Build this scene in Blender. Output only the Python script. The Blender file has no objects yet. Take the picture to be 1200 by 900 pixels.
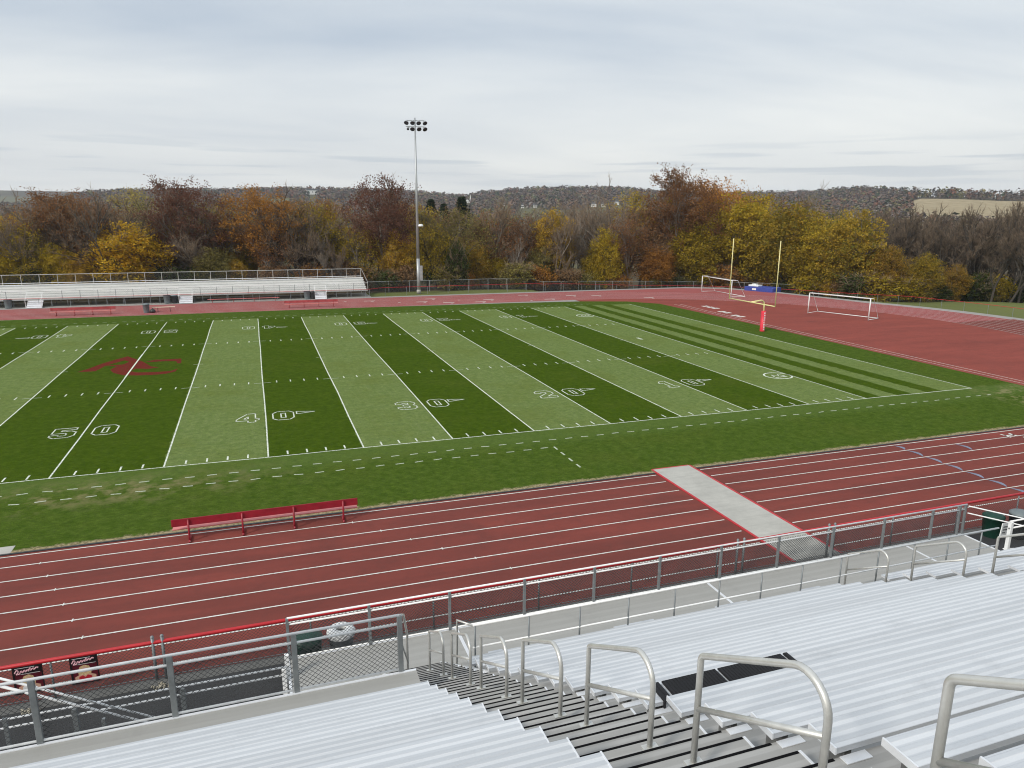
import bpy, math, random
import numpy as np
from mathutils import Vector, Matrix
rnd = random.Random(7)
SC = bpy.context.scene
COL = SC.collection

# ------------------------------------------------------------------ camera
CAM = np.array([9.163556, -35.144672, 11.496188]); YAW, PITCH, ROLL, FPX = 0.3389023, 0.2318570, 0.0062255, 850.4285
def cam_axes():
    f = np.array([math.sin(YAW)*math.cos(PITCH), math.cos(YAW)*math.cos(PITCH), -math.sin(PITCH)])
    r = np.array([math.cos(YAW), -math.sin(YAW), 0.0]); u = np.cross(r, f)
    return r*math.cos(ROLL)+u*math.sin(ROLL), -r*math.sin(ROLL)+u*math.cos(ROLL), f
CR, CU, CF = cam_axes()
cd = bpy.data.cameras.new("camera"); cam = bpy.data.objects.new("camera", cd); COL.objects.link(cam)
cd.sensor_width = 36; cd.lens = 36*FPX/1200; cd.clip_start = 0.05; cd.clip_end = 30000
M4 = Matrix(((CR[0], CU[0], -CF[0], CAM[0]), (CR[1], CU[1], -CF[1], CAM[1]), (CR[2], CU[2], -CF[2], CAM[2]), (0, 0, 0, 1)))
cam.matrix_world = M4
SC.camera = cam
SC.cycles.pixel_filter_type = 'BLACKMAN_HARRIS'; SC.cycles.filter_width = 1.1

# ------------------------------------------------------------------ world and sun
SUN_EL, SUN_AZ = math.radians(36), math.radians(-118)     # azimuth from +Y towards +X
w = bpy.data.worlds.new("World"); SC.world = w; w.use_nodes = True
nt = w.node_tree; nt.nodes.clear()
N = nt.nodes.new; L = nt.links.new
out = N('ShaderNodeOutputWorld'); bg = N('ShaderNodeBackground'); bg2 = N('ShaderNodeBackground'); mixs = N('ShaderNodeMixShader')
sky = N('ShaderNodeTexSky'); sky.sky_type = 'NISHITA'; sky.sun_disc = False
sky.sun_elevation = SUN_EL; sky.sun_rotation = SUN_AZ; sky.air_density = 1.0; sky.dust_density = 2.0
L(sky.outputs[0], bg.inputs[0]); bg.inputs[1].default_value = 0.10
tc = N('ShaderNodeTexCoord'); sx = N('ShaderNodeSeparateXYZ'); L(tc.outputs['Generated'], sx.inputs[0])
def M(op, a, b=None, c=None):
    n = N('ShaderNodeMath'); n.operation = op
    for i, v in enumerate((a, b, c)):
        if v is None: continue
        if isinstance(v, (int, float)): n.inputs[i].default_value = v
        else: L(v, n.inputs[i])
    return n.outputs[0]
zz = M('MAXIMUM', sx.outputs[2], 0.0); zd = M('ADD', zz, 0.10)
px_ = M('DIVIDE', sx.outputs[0], zd); py_ = M('DIVIDE', sx.outputs[1], zd)
cv = N('ShaderNodeCombineXYZ'); L(px_, cv.inputs[0]); L(py_, cv.inputs[1])
mp = N('ShaderNodeMapping'); mp.inputs['Rotation'].default_value = (0, 0, math.radians(25)); mp.inputs['Scale'].default_value = (0.5, 1.0, 1); L(cv.outputs[0], mp.inputs[0])
n1 = N('ShaderNodeTexNoise'); n1.inputs['Scale'].default_value = 0.34; n1.inputs['Detail'].default_value = 7; n1.inputs['Roughness'].default_value = 0.52; n1.inputs['Distortion'].default_value = 0.5
L(mp.outputs[0], n1.inputs['Vector'])
r1 = N('ShaderNodeValToRGB'); r1.color_ramp.elements[0].position = 0.40; r1.color_ramp.elements[1].position = 0.60
r1.color_ramp.elements[0].color = (0.405, 0.462, 0.53, 1); r1.color_ramp.elements[1].color = (0.665, 0.69, 0.69, 1)
L(n1.outputs[0], r1.inputs[0])
# thin flat grey bars of cloud low over the hills
el = M('ARCTANGENT', M('DIVIDE', sx.outputs[2], M('SQRT', M('ADD', M('MULTIPLY', sx.outputs[0], sx.outputs[0]), M('MULTIPLY', sx.outputs[1], sx.outputs[1])))))
az = M('ARCTAN2', sx.outputs[0], sx.outputs[1])
c2 = N('ShaderNodeCombineXYZ'); L(M('MULTIPLY', az, 3.6), c2.inputs[0]); L(M('MULTIPLY', el, 75.0), c2.inputs[1])
n2 = N('ShaderNodeTexNoise'); n2.inputs['Scale'].default_value = 1.15; n2.inputs['Detail'].default_value = 4; n2.inputs['Roughness'].default_value = 0.45
L(c2.outputs[0], n2.inputs['Vector'])
bar = N('ShaderNodeMapRange'); bar.inputs[1].default_value = 0.54; bar.inputs[2].default_value = 0.62; L(n2.outputs[0], bar.inputs[0])
band = M('MULTIPLY', bar.outputs[0], M('SUBTRACT', 1.0, M('MINIMUM', M('ABSOLUTE', M('DIVIDE', M('SUBTRACT', el, 0.060), 0.040)), 1.0)))
# pale warm glow towards the horizon
hz = N('ShaderNodeMapRange'); hz.inputs[1].default_value = 0.0; hz.inputs[2].default_value = 0.20; hz.inputs[3].default_value = 0.75; hz.inputs[4].default_value = 0.0; L(el, hz.inputs[0])
mA = N('ShaderNodeMix'); mA.data_type = 'RGBA'; L(hz.outputs[0], mA.inputs[0]); L(r1.outputs[0], mA.inputs[6]); mA.inputs[7].default_value = (0.80, 0.785, 0.735, 1)
mB = N('ShaderNodeMix'); mB.data_type = 'RGBA'; L(M('MULTIPLY', band, 0.6), mB.inputs[0]); L(mA.outputs[2], mB.inputs[6]); mB.inputs[7].default_value = (0.41, 0.46, 0.51, 1)
L(mB.outputs[2], bg2.inputs[0]); bg2.inputs[1].default_value = 1.0
mixs.inputs[0].default_value = 0.94
L(bg.outputs[0], mixs.inputs[1]); L(bg2.outputs[0], mixs.inputs[2]); L(mixs.outputs[0], out.inputs[0])
sl = bpy.data.lights.new("sun", 'SUN'); sl.energy = 1.9; sl.angle = math.radians(10); sl.color = (1.0, 0.95, 0.87)
so = bpy.data.objects.new("sun", sl); COL.objects.link(so)
sd = Vector((math.sin(SUN_AZ)*math.cos(SUN_EL), math.cos(SUN_AZ)*math.cos(SUN_EL), math.sin(SUN_EL)))
so.rotation_euler = sd.to_track_quat('Z', 'Y').to_euler()
vs = SC.view_settings; vs.view_transform = 'Standard'; vs.look = 'None'; vs.exposure = 0.46; vs.gamma = 1.0; vs.use_curve_mapping = False

# ------------------------------------------------------------------ pixel helpers (photo 1200x900) used to find real places
def ray(x, y): return CF + CR*(x-600)/FPX - CU*(y-450)/FPX
def onz(x, y, z=0.0):
    d = ray(x, y); t = (z-CAM[2])/d[2]; return CAM+t*d
def ony(x, y, Y):
    d = ray(x, y); t = (Y-CAM[1])/d[1]; return CAM+t*d

# ------------------------------------------------------------------ materials
MATS = {}
def newmat(name):
    m = bpy.data.materials.new(name); m.use_nodes = True; MATS[name] = m
    nt = m.node_tree; b = nt.nodes['Principled BSDF']
    return m, nt, b
class NB:
    """tiny node helper"""
    def __init__(s, nt): s.nt = nt
    def n(s, t, **k):
        x = s.nt.nodes.new(t)
        for a, v in k.items(): setattr(x, a, v)
        return x
    def l(s, a, b): s.nt.links.new(a, b)
    def m(s, op, a, b=None, c=None):
        n = s.n('ShaderNodeMath', operation=op)
        for i, v in enumerate((a, b, c)):
            if v is None: continue
            if isinstance(v, (int, float)): n.inputs[i].default_value = v
            else: s.l(v, n.inputs[i])
        return n.outputs[0]
    def noise(s, vec, scale, detail=4, rough=0.6, dist=0):
        n = s.n('ShaderNodeTexNoise'); n.inputs['Scale'].default_value = scale; n.inputs['Detail'].default_value = detail
        n.inputs['Roughness'].default_value = rough; n.inputs['Distortion'].default_value = dist
        if vec is not None: s.l(vec, n.inputs['Vector'])
        return n.outputs[0]
    def rng(s, v, a, b, c=0.0, d=1.0):
        n = s.n('ShaderNodeMapRange'); n.inputs[1].default_value = a; n.inputs[2].default_value = b; n.inputs[3].default_value = c; n.inputs[4].default_value = d
        s.l(v, n.inputs[0]); return n.outputs[0]
    def mix(s, f, a, b, mode='MIX'):
        n = s.n('ShaderNodeMix'); n.data_type = 'RGBA'; n.blend_type = mode
        if isinstance(f, (int, float)): n.inputs[0].default_value = f
        else: s.l(f, n.inputs[0])
        for i, v in ((6, a), (7, b)):
            if isinstance(v, tuple): n.inputs[i].default_value = (*v[:3], 1)
            else: s.l(v, n.inputs[i])
        return n.outputs[2]
    def bump(s, h, b, strength=0.3, dist=0.02):
        n = s.n('ShaderNodeBump'); n.inputs['Strength'].default_value = strength; n.inputs['Distance'].default_value = dist
        s.l(h, n.inputs['Height']); s.l(n.outputs[0], b.inputs['Normal'])
def simple(name, col, rough=0.6, metal=0.0, var=0.15, scale=3.0, bump=0.0, spec=0.5, coat=0.0):
    m, nt, b = newmat(name); q = NB(nt)
    tcn = q.n('ShaderNodeTexCoord')
    n = q.noise(tcn.outputs['Object'], scale, 5)
    dk = tuple(c*(1-var) for c in col); lt = tuple(min(1, c*(1+var)) for c in col)
    q.l(q.mix(q.rng(n, .3, .7), dk, lt), b.inputs['Base Color'])
    b.inputs['Roughness'].default_value = rough; b.inputs['Metallic'].default_value = metal
    b.inputs['Specular IOR Level'].default_value = spec
    if coat: b.inputs['Coat Weight'].default_value = coat
    if bump: q.bump(n, b, bump)
    return m

# turf of the playing field with mowing stripes, the sheen of bent grass put into their colour
m, nt, b = newmat('turf'); q = NB(nt)
geo = q.n('ShaderNodeNewGeometry'); P_ = geo.outputs['Position']
sp = q.n('ShaderNodeSeparateXYZ'); q.l(P_, sp.inputs[0]); X, Y = sp.outputs[0], sp.outputs[1]
wob = q.m('MULTIPLY', q.m('SUBTRACT', q.noise(P_, 1.3, 4), 0.5), 0.45)
Xw = q.m('ADD', X, wob); Yw = q.m('ADD', Y, wob); ax = q.m('ABSOLUTE', Xw)
def sstep(v, a, w_): return q.rng(v, a-w_, a+w_)
fr = q.m('FRACT', q.m('DIVIDE', q.m('ADD', ax, 4.572), 9.144))
dark_main = q.m('MULTIPLY', sstep(fr, 0.5, 0.006), q.m('SUBTRACT', 1.0, sstep(fr, 0.995, 0.004)))
fe = q.m('FRACT', q.m('DIVIDE', q.m('SUBTRACT', ax, 45.72), 2.62))
dark_end = q.m('MULTIPLY', q.m('SUBTRACT', 1.0, sstep(fe, 0.5, 0.04)), q.m('SUBTRACT', 1.0, sstep(ax, 52.3, .05)))
isend = sstep(ax, 45.72, 0.03)
dark = q.m('ADD', q.m('MULTIPLY', dark_main, q.m('SUBTRACT', 1.0, isend)), q.m('MULTIPLY', dark_end, isend))
inf = q.m('MULTIPLY', q.m('MULTIPLY', sstep(Yw, -0.1, 0.15), q.m('SUBTRACT', 1.0, sstep(Yw, 49.0, 0.2))), q.m('SUBTRACT', 1.0, sstep(ax, 54.9, 0.1)))
mpn = q.n('ShaderNodeMapping'); mpn.inputs['Scale'].default_value = (5.0, 0.35, 1); q.l(P_, mpn.inputs[0])
streak = q.noise(mpn.outputs[0], 1.0, 3)
big = q.noise(P_, 0.22, 5, 0.65); med = q.noise(P_, 2.2, 5, 0.7); fine = q.noise(P_, 28.0, 3, 0.7)
mpx = q.n('ShaderNodeMapping'); mpx.inputs['Scale'].default_value = (4.0, 14.0, 1); q.l(P_, mpx.inputs[0])
tuft = q.noise(mpx.outputs[0], 1.0, 4, 0.7)
cd_ = q.mix(q.rng(med, .3, .7), (0.036, 0.066, 0.007), (0.068, 0.104, 0.012))
cl_ = q.mix(q.rng(med, .3, .7), (0.112, 0.158, 0.056), (0.192, 0.236, 0.100))
cl_ = q.mix(q.m('MULTIPLY', q.rng(streak, .35, .75), .35), cl_, (0.10, 0.15, 0.045))
cl_ = q.mix(q.m('MULTIPLY', q.rng(big, .45, .7), .35), cl_, (0.14, 0.18, 0.05))
ca_ = q.mix(q.rng(med, .3, .7), (0.042, 0.076, 0.011), (0.088, 0.128, 0.026))
lite_band = q.m('MULTIPLY', sstep(Yw, -2.1, 0.8), q.m('SUBTRACT', 1.0, sstep(Yw, 0.2, 0.3)))
ca_ = q.mix(q.m('MULTIPLY', lite_band, 0.45), ca_, (0.115, 0.165, 0.055))
c = q.mix(dark, cl_, cd_); c = q.mix(inf, ca_, c)
c = q.mix(q.m('MULTIPLY', q.rng(big, .5, .75), .35), c, (0.10, 0.115, 0.025))
tuf = q.rng(tuft, .30, .70)
c = q.mix(q.m('MULTIPLY', tuf, .60), c, (0.62, 0.66, 0.42), 'SOFT_LIGHT')
c = q.mix(q.m('MULTIPLY', q.rng(fine, .4, .7), .35), c, (0.5, 0.55, 0.2), 'SOFT_LIGHT')
dkf = q.m('MULTIPLY', q.rng(fine, .30, .55, .60, 1.05), q.rng(tuft, .3, .6, .80, 1.08))
cmb = q.n('ShaderNodeCombineXYZ')
for i in range(3): q.l(dkf, cmb.inputs[i])
c = q.mix(1.0, c, cmb.outputs[0], 'MULTIPLY')
# worn patches along the team area, straw-coloured dead grass at the track kerb
wearm = q.m('MULTIPLY', q.m('MULTIPLY', q.rng(q.m('ABSOLUTE', q.m('ADD', Y, 2.6)), 0.2, 2.2, 1.0, 0.0), q.rng(X, 4.0, 12.0, 1.0, 0.0)), q.rng(q.noise(P_, 0.7, 5, .7), .47, .62))
c = q.mix(q.m('MULTIPLY', wearm, .75), c, (0.26, 0.22, 0.115))
wr = q.m('MULTIPLY', q.m('MULTIPLY', q.rng(q.m('ABSOLUTE', q.m('SUBTRACT', X, 57.2)), 1.5, 4.0, 1.0, 0.0), q.rng(q.m('ABSOLUTE', q.m('ADD', Y, 3.0)), 1, 3.5, 1, 0)), q.rng(q.noise(P_, 1.1, 5, .7), .48, .6))
c = q.mix(q.m('MULTIPLY', wr, .8), c, (0.30, 0.26, 0.14))
ed = q.m('ADD', q.rng(Y, -7.75, -6.95, 0.75, 0.0), q.rng(Y, 54.5, 55.4, 0.0, 0.7))
edm = q.rng(q.m('ADD', ed, q.m('SUBTRACT', q.noise(P_, 2.6, 6, .75), 0.5)), 0.50, 0.66)
c = q.mix(edm, c, q.mix(q.rng(q.noise(P_, 9, 3), .4, .6), (0.40, 0.33, 0.20), (0.19, 0.16, 0.09)))
q.l(c, b.inputs['Base Color']); b.inputs['Roughness'].default_value = 1.0; b.inputs['Specular IOR Level'].default_value = 0.0
q.bump(q.m('ADD', tuft, q.m('MULTIPLY', fine, .6)), b, 0.55, 0.04)

# polyurethane track
def track_mat(name, a, bb, stain):
    m, nt, b = newmat(name); q = NB(nt)
    geo = q.n('ShaderNodeNewGeometry'); P_ = geo.outputs['Position']
    mpn = q.n('ShaderNodeMapping'); mpn.inputs['Scale'].default_value = (0.12, 0.5, 1); q.l(P_, mpn.inputs[0])
    big = q.noise(mpn.outputs[0], 1.0, 6, .62, .4); fine = q.noise(P_, 60, 2, .7); med = q.noise(P_, 1.8, 6, .7)
    c = q.mix(q.rng(big, .32, .68), a, bb)
    c = q.mix(q.m('MULTIPLY', q.rng(med, .5, .8), .5), c, stain)
    c = q.mix(q.m('MULTIPLY', q.rng(q.noise(P_, 0.35, 5, .6), .55, .75), .45), c, stain)
    mpl = q.n('ShaderNodeMapping'); mpl.inputs['Scale'].default_value = (0.035, 0.93, 1); q.l(P_, mpl.inputs[0])
    lanew = q.noise(mpl.outputs[0], 1.0, 3, .5)
    c = q.mix(q.m('MULTIPLY', q.rng(lanew, .46, .62), .10 if 'dz' in name else .38), c, (a[0]*.72, a[1]*.85, a[2]*.9))
    c = q.mix(q.m('MULTIPLY', q.rng(fine, .45, .75), .3), c, (bb[0]*1.3, bb[1]*1.5, bb[2]*1.5))
    q.l(c, b.inputs['Base Color']); b.inputs['Roughness'].default_value = .95; b.inputs['Specular IOR Level'].default_value = .05
    q.bump(fine, b, .25, .004)
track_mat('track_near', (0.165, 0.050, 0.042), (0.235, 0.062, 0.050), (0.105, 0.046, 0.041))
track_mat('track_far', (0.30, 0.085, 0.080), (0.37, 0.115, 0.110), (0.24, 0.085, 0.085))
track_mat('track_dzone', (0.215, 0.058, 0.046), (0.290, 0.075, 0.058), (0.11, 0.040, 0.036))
m, nt, b = newmat('line_paint'); q = NB(nt); geo = q.n('ShaderNodeNewGeometry')
n_ = q.noise(geo.outputs['Position'], 7, 5, .7)
q.l(q.mix(q.rng(n_, .35, .6), (0.52, 0.54, 0.48), (0.80, 0.80, 0.76)), b.inputs['Base Color']); b.inputs['Roughness'].default_value = .8
m, nt, b = newmat('turf_paint'); q = NB(nt); geo = q.n('ShaderNodeNewGeometry')
n_ = q.noise(geo.outputs['Position'], 11, 5, .75)
q.l(q.mix(q.rng(n_, .34, .56), (0.22, 0.28, 0.15), (0.80, 0.83, 0.74)), b.inputs['Base Color']); b.inputs['Roughness'].default_value = 1; b.inputs['Specular IOR Level'].default_value = 0
m, nt, b = newmat('turf_paint_dull'); q = NB(nt); geo = q.n('ShaderNodeNewGeometry')
n_ = q.noise(geo.outputs['Position'], 11, 5, .75)
q.l(q.mix(q.rng(n_, .34, .62), (0.24, 0.30, 0.16), (0.66, 0.70, 0.60)), b.inputs['Base Color']); b.inputs['Roughness'].default_value = 1; b.inputs['Specular IOR Level'].default_value = 0
m, nt, b = newmat('red_turf_paint'); q = NB(nt); geo = q.n('ShaderNodeNewGeometry')
n_ = q.noise(geo.outputs['Position'], 6, 5, .75)
q.l(q.mix(q.rng(n_, .34, .58), (0.075, 0.048, 0.012), (0.175, 0.018, 0.024)), b.inputs['Base Color']); b.inputs['Roughness'].default_value = 1; b.inputs['Specular IOR Level'].default_value = 0
simple('blue_paint', (0.20, 0.22, 0.30), .8, var=.3, scale=6)
def slab(name, col, sx_=1, sy_=1, rough=.9, seam=None):
    m, nt, b = newmat(name); q = NB(nt); geo = q.n('ShaderNodeNewGeometry'); P_ = geo.outputs['Position']
    a = q.noise(P_, .9, 6, .7); f = q.noise(P_, 35, 3, .7)
    mpn = q.n('ShaderNodeMapping'); mpn.inputs['Scale'].default_value = (sx_, sy_, 1); q.l(P_, mpn.inputs[0])
    st = q.noise(mpn.outputs[0], 1, 4, .6)
    c = q.mix(q.rng(a, .3, .7), tuple(v*.85 for v in col), tuple(v*1.1 for v in col))
    c = q.mix(q.m('MULTIPLY', q.rng(st, .5, .8), .5), c, tuple(v*.62 for v in col))
    c = q.mix(q.m('MULTIPLY', q.rng(f, .5, .8), .25), c, tuple(v*.5 for v in col))
    q.l(c, b.inputs['Base Color']); b.inputs['Roughness'].default_value = rough; q.bump(f, b, .2, .003)
slab('concrete', (0.46, 0.45, 0.41), .5, 5)
slab('concrete_kerb', (0.13, 0.13, 0.125))
slab('asphalt', (0.035, 0.036, 0.038), 1, 1)
slab('gravel', (0.33, 0.31, 0.29), 2, 2)
# aluminium seat: fluted boards, bright bands along the length
def alu(name, c0, c1, rough, metal, rib, depthscale, axis=1):
    m, nt, b = newmat(name); q = NB(nt); tcn = q.n('ShaderNodeTexCoord'); O = tcn.outputs['Object']
    sp = q.n('ShaderNodeSeparateXYZ'); q.l(O, sp.inputs[0])
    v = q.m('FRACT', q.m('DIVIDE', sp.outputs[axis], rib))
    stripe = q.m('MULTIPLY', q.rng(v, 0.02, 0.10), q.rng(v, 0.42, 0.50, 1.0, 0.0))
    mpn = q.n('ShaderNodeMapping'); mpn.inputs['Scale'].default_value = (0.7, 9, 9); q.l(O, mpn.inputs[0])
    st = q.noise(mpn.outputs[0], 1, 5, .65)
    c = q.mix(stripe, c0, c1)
    c = q.mix(q.m('MULTIPLY', q.rng(st, .45, .8), .35), c, tuple(x*.78 for x in c0))
    geo_ = q.n('ShaderNodeNewGeometry'); blot = q.noise(geo_.outputs['Position'], 1.7, 7, .75)
    c = q.mix(q.m('MULTIPLY', q.rng(blot, .55, .72), .28), c, tuple(x*.66 for x in c0))
    oi = q.n('ShaderNodeObjectInfo'); rv = q.rng(oi.outputs['Random'], 0, 1, .93, 1.05); cbv = q.n('ShaderNodeCombineXYZ')
    for i_ in range(3): q.l(rv, cbv.inputs[i_])
    c = q.mix(1.0, c, cbv.outputs[0], 'MULTIPLY')
    q.l(c, b.inputs['Base Color']); b.inputs['Metallic'].default_value = metal
    q.l(q.rng(st, .3, .7, rough-.06, rough+.08), b.inputs['Roughness'])
    fl = q.m('PINGPONG', q.m('DIVIDE', sp.outputs[axis], 0.0065), 1.0)
    q.bump(fl, b, .12, .002)
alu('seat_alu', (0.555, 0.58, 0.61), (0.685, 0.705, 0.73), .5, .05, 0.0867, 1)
alu('deck_alu', (0.35, 0.345, 0.325), (0.37, 0.365, 0.345), .6, .05, 0.30, 1)
alu('tread_alu', (0.36, 0.355, 0.34), (0.42, 0.415, 0.40), .6, .08, 0.12, 1)
simple('edge_alu', (0.80, 0.82, 0.85), .4, .2, .06)
simple('under_alu', (0.20, 0.20, 0.195), .6, .5, .2)
simple('nosing_black', (0.006, 0.006, 0.007), .9, 0, .3, 30, spec=.1)
simple('pipe_alu', (0.66, 0.655, 0.62), .40, .55, .10, 8)
simple('pipe_grey', (0.23, 0.25, 0.26), .5, .3, .15, 6)
simple('pipe_white', (0.86, 0.87, 0.87), .45, .0, .10, 6)
simple('wire', (0.085, 0.09, 0.095), .6, .3, .1)
simple('red_rail', (0.50, 0.018, 0.026), .5, 0, .12, 2)
simple('red_bench', (0.30, 0.014, 0.028), .45, 0, .18, 3)
simple('pink_lit_seat', (0.66, 0.20, 0.19), .4, 0, .15, 3)  # seat tops of red benches: light on them put into the colour as pink
simple('far_red', (0.36, 0.07, 0.075), .8, 0, .3, 1.5, spec=.1)
simple('galv', (0.42, 0.44, 0.45), .5, .5, .12, 1.2)
simple('lamp_silver', (0.48, 0.49, 0.50), .4, .6, .1)
simple('lamp_dark', (0.03, 0.03, 0.035), .3, 0, .1)
simple('goal_yellow', (0.78, 0.70, 0.33), .45, 0, .08)
simple('pad_red', (0.70, 0.025, 0.05), .5, 0, .08)
simple('white_paint', (0.80, 0.81, 0.80), .45, 0, .06)
simple('net', (0.5, 0.5, 0.5), .8, 0, .1)
simple('blue_mat', (0.035, 0.06, 0.30), .6, 0, .15)
simple('bin_green', (0.006, 0.045, 0.030), .55, 0, .2)
simple('bin_grey', (0.16, 0.19, 0.20), .6, 0, .15)
simple('bin_dark', (0.03, 0.032, 0.035), .5, 0, .2)
simple('rubber_mat', (0.010, 0.010, 0.012), .75, 0, .2, 40, .3)
simple('cream', (0.74, 0.68, 0.52), .6, 0, .1)
simple('poster_black', (0.015, 0.010, 0.012), .4, 0, .1)
simple('poster_maroon', (0.10, 0.008, 0.018), .4, 0, .3)
simple('poster_pink', (0.75, 0.42, 0.47), .4, 0, .15, 20)
simple('poster_skin', (0.60, 0.36, 0.26), .5, 0, .1)
simple('poster_hair', (0.62, 0.45, 0.24), .5, 0, .35, 25)
simple('poster_red', (0.45, 0.015, 0.03), .5, 0, .2)
simple('poster_white', (0.75, 0.75, 0.75), .5, 0, .1)
simple('house_white', (0.78, 0.78, 0.76), .7, 0, .05)
simple('house_tan', (0.50, 0.46, 0.40), .7, 0, .05)
simple('roof_dark', (0.10, 0.10, 0.11), .8, 0, .1)
simple('glass_dark', (0.02, 0.025, 0.03), .1, 0, .1)
simple('bark', (0.18, 0.150, 0.120), .9, 0, .3, 4, .3)
simple('bark_pale', (0.29, 0.265, 0.235), .9, 0, .3, 4, .3)
simple('bark_dark', (0.060, 0.050, 0.040), .9, 0, .3, 4, .3)
simple('shoe_flower', (0.45, 0.42, 0.34), .9, 0, .4, 30)
# ground / terrain
m, nt, b = newmat('meadow'); q = NB(nt); geo = q.n('ShaderNodeNewGeometry'); P_ = geo.outputs['Position']
a = q.noise(P_, .035, 5, .6); f = q.noise(P_, 2.5, 5, .75); g = q.noise(P_, 20, 3, .7)
c = q.mix(q.rng(a, .4, .6), (0.120, 0.150, 0.040), (0.150, 0.172, 0.055)); c = q.mix(q.m('MULTIPLY', q.rng(f, .42, .7), .6), c, (0.175, 0.165, 0.080))
c = q.mix(q.m('MULTIPLY', q.rng(g, .5, .7), .3), c, (0.05, 0.07, 0.02))
dst = q.n('ShaderNodeVectorMath', operation='LENGTH'); q.l(P_, dst.inputs[0])
far = q.rng(dst.outputs[1], 130, 260)
fc = q.mix(q.rng(q.noise(P_, .006, 4, .6), .45, .55), (0.085, 0.068, 0.045), (0.13, 0.125, 0.06))
sp = q.n('ShaderNodeSeparateXYZ'); q.l(P_, sp.inputs[0])
leafl = q.m('MAXIMUM', q.rng(sp.outputs[1], 71.0, 73.5), q.m('MULTIPLY', q.rng(sp.outputs[0], 108, 112), 0.0))
ll = q.m('MULTIPLY', leafl, q.rng(q.noise(P_, 1.2, 4), .3, .6, .75, 1.0))
c = q.mix(ll, c, (0.085, 0.058, 0.034)); c = q.mix(far, c, fc)
q.l(c, b.inputs['Base Color']); b.inputs['Roughness'].default_value = 1; b.inputs['Specular IOR Level'].default_value = 0; b.inputs['Specular IOR Level'].default_value = .1; q.bump(f, b, .4, .05)
m, nt, b = newmat('stubble'); q = NB(nt); geo = q.n('ShaderNodeNewGeometry'); P_ = geo.outputs['Position']
mpn = q.n('ShaderNodeMapping'); mpn.inputs['Rotation'].default_value = (0, 0, -.9); mpn.inputs['Scale'].default_value = (.25, .01, 1); q.l(P_, mpn.inputs[0])
q.l(q.mix(q.rng(q.noise(mpn.outputs[0], 1, 4), .35, .65), (0.29, 0.235, 0.145), (0.42, 0.35, 0.23)), b.inputs['Base Color']); b.inputs['Roughness'].default_value = 1; b.inputs['Specular IOR Level'].default_value = 0

# foliage: each leaf face carries its own tint in the attribute "tint"
def foliage(name, ca, cb, cc):
    m, nt, b = newmat(name); q = NB(nt)
    at = q.n('ShaderNodeAttribute'); at.attribute_name = 'tint'
    oi = q.n('ShaderNodeObjectInfo')
    s = q.n('ShaderNodeSeparateColor'); q.l(at.outputs['Color'], s.inputs[0])
    c = q.mix(s.outputs[0], ca, cb); c = q.mix(q.rng(s.outputs[1], .62, .95), c, cc)
    v = q.rng(oi.outputs['Random'], 0, 1, .80, 1.18)
    cb_ = q.n('ShaderNodeCombineXYZ')
    for i in range(3): q.l(v, cb_.inputs[i])
    c = q.mix(1.0, c, cb_.outputs[0], 'MULTIPLY')
    q.l(c, b.inputs['Base Color']); b.inputs['Roughness'].default_value = .75; b.inputs['Specular IOR Level'].default_value = .15
    c2_ = q.mix(1.0, c, (1.25, 1.22, 1.15), 'MULTIPLY'); q.l(c2_, b.inputs['Base Color']); tr = q.n('ShaderNodeBsdfTranslucent'); q.l(c2_, tr.inputs[0]); mx = q.n('ShaderNodeMixShader'); mx.inputs[0].default_value = .42
    q.l(b.outputs[0], mx.inputs[1]); q.l(tr.outputs[0], mx.inputs[2]); q.l(mx.outputs[0], nt.nodes['Material Output'].inputs[0])
foliage('leaf_gold', (0.34, 0.22, 0.03), (0.50, 0.33, 0.045), (0.19, 0.17, 0.035))
foliage('leaf_goldgreen', (0.26, 0.20, 0.018), (0.42, 0.30, 0.028), (0.13, 0.14, 0.02))
foliage('leaf_goldbright', (0.40, 0.27, 0.02), (0.66, 0.42, 0.035), (0.22, 0.22, 0.03))
foliage('leaf_goldmix', (0.15, 0.14, 0.022), (0.42, 0.27, 0.03), (0.08, 0.10, 0.02))
foliage('leaf_orangemix', (0.19, 0.15, 0.025), (0.38, 0.21, 0.035), (0.12, 0.11, 0.025))
foliage('leaf_orange', (0.27, 0.125, 0.03), (0.40, 0.20, 0.04), (0.17, 0.10, 0.035))
foliage('leaf_rust', (0.175, 0.088, 0.040), (0.26, 0.125, 0.052), (0.12, 0.085, 0.045))
foliage('leaf_maroon', (0.100, 0.048, 0.034), (0.150, 0.072, 0.048), (0.08, 0.05, 0.036))
foliage('leaf_brown', (0.20, 0.125, 0.065), (0.27, 0.165, 0.08), (0.13, 0.09, 0.05))
foliage('leaf_olive', (0.16, 0.14, 0.045), (0.23, 0.20, 0.06), (0.10, 0.095, 0.03))
foliage('leaf_pale', (0.34, 0.28, 0.09), (0.46, 0.38, 0.13), (0.22, 0.20, 0.08))
foliage('leaf_evergreen', (0.018, 0.030, 0.014), (0.030, 0.046, 0.020), (0.012, 0.020, 0.010))
foliage('leaf_green', (0.045, 0.065, 0.016), (0.075, 0.095, 0.022), (0.03, 0.04, 0.012))
foliage('twig', (0.25, 0.185, 0.130), (0.34, 0.26, 0.185), (0.16, 0.12, 0.088))
foliage('twig_brown', (0.165, 0.125, 0.092), (0.225, 0.175, 0.13), (0.11, 0.085, 0.063))
foliage('twig_grey', (0.31, 0.26, 0.20), (0.40, 0.34, 0.275), (0.20, 0.17, 0.14))
m, nt, b = newmat('hillwood'); q = NB(nt); at = q.n('ShaderNodeAttribute'); at.attribute_name = 'tint'
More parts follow.
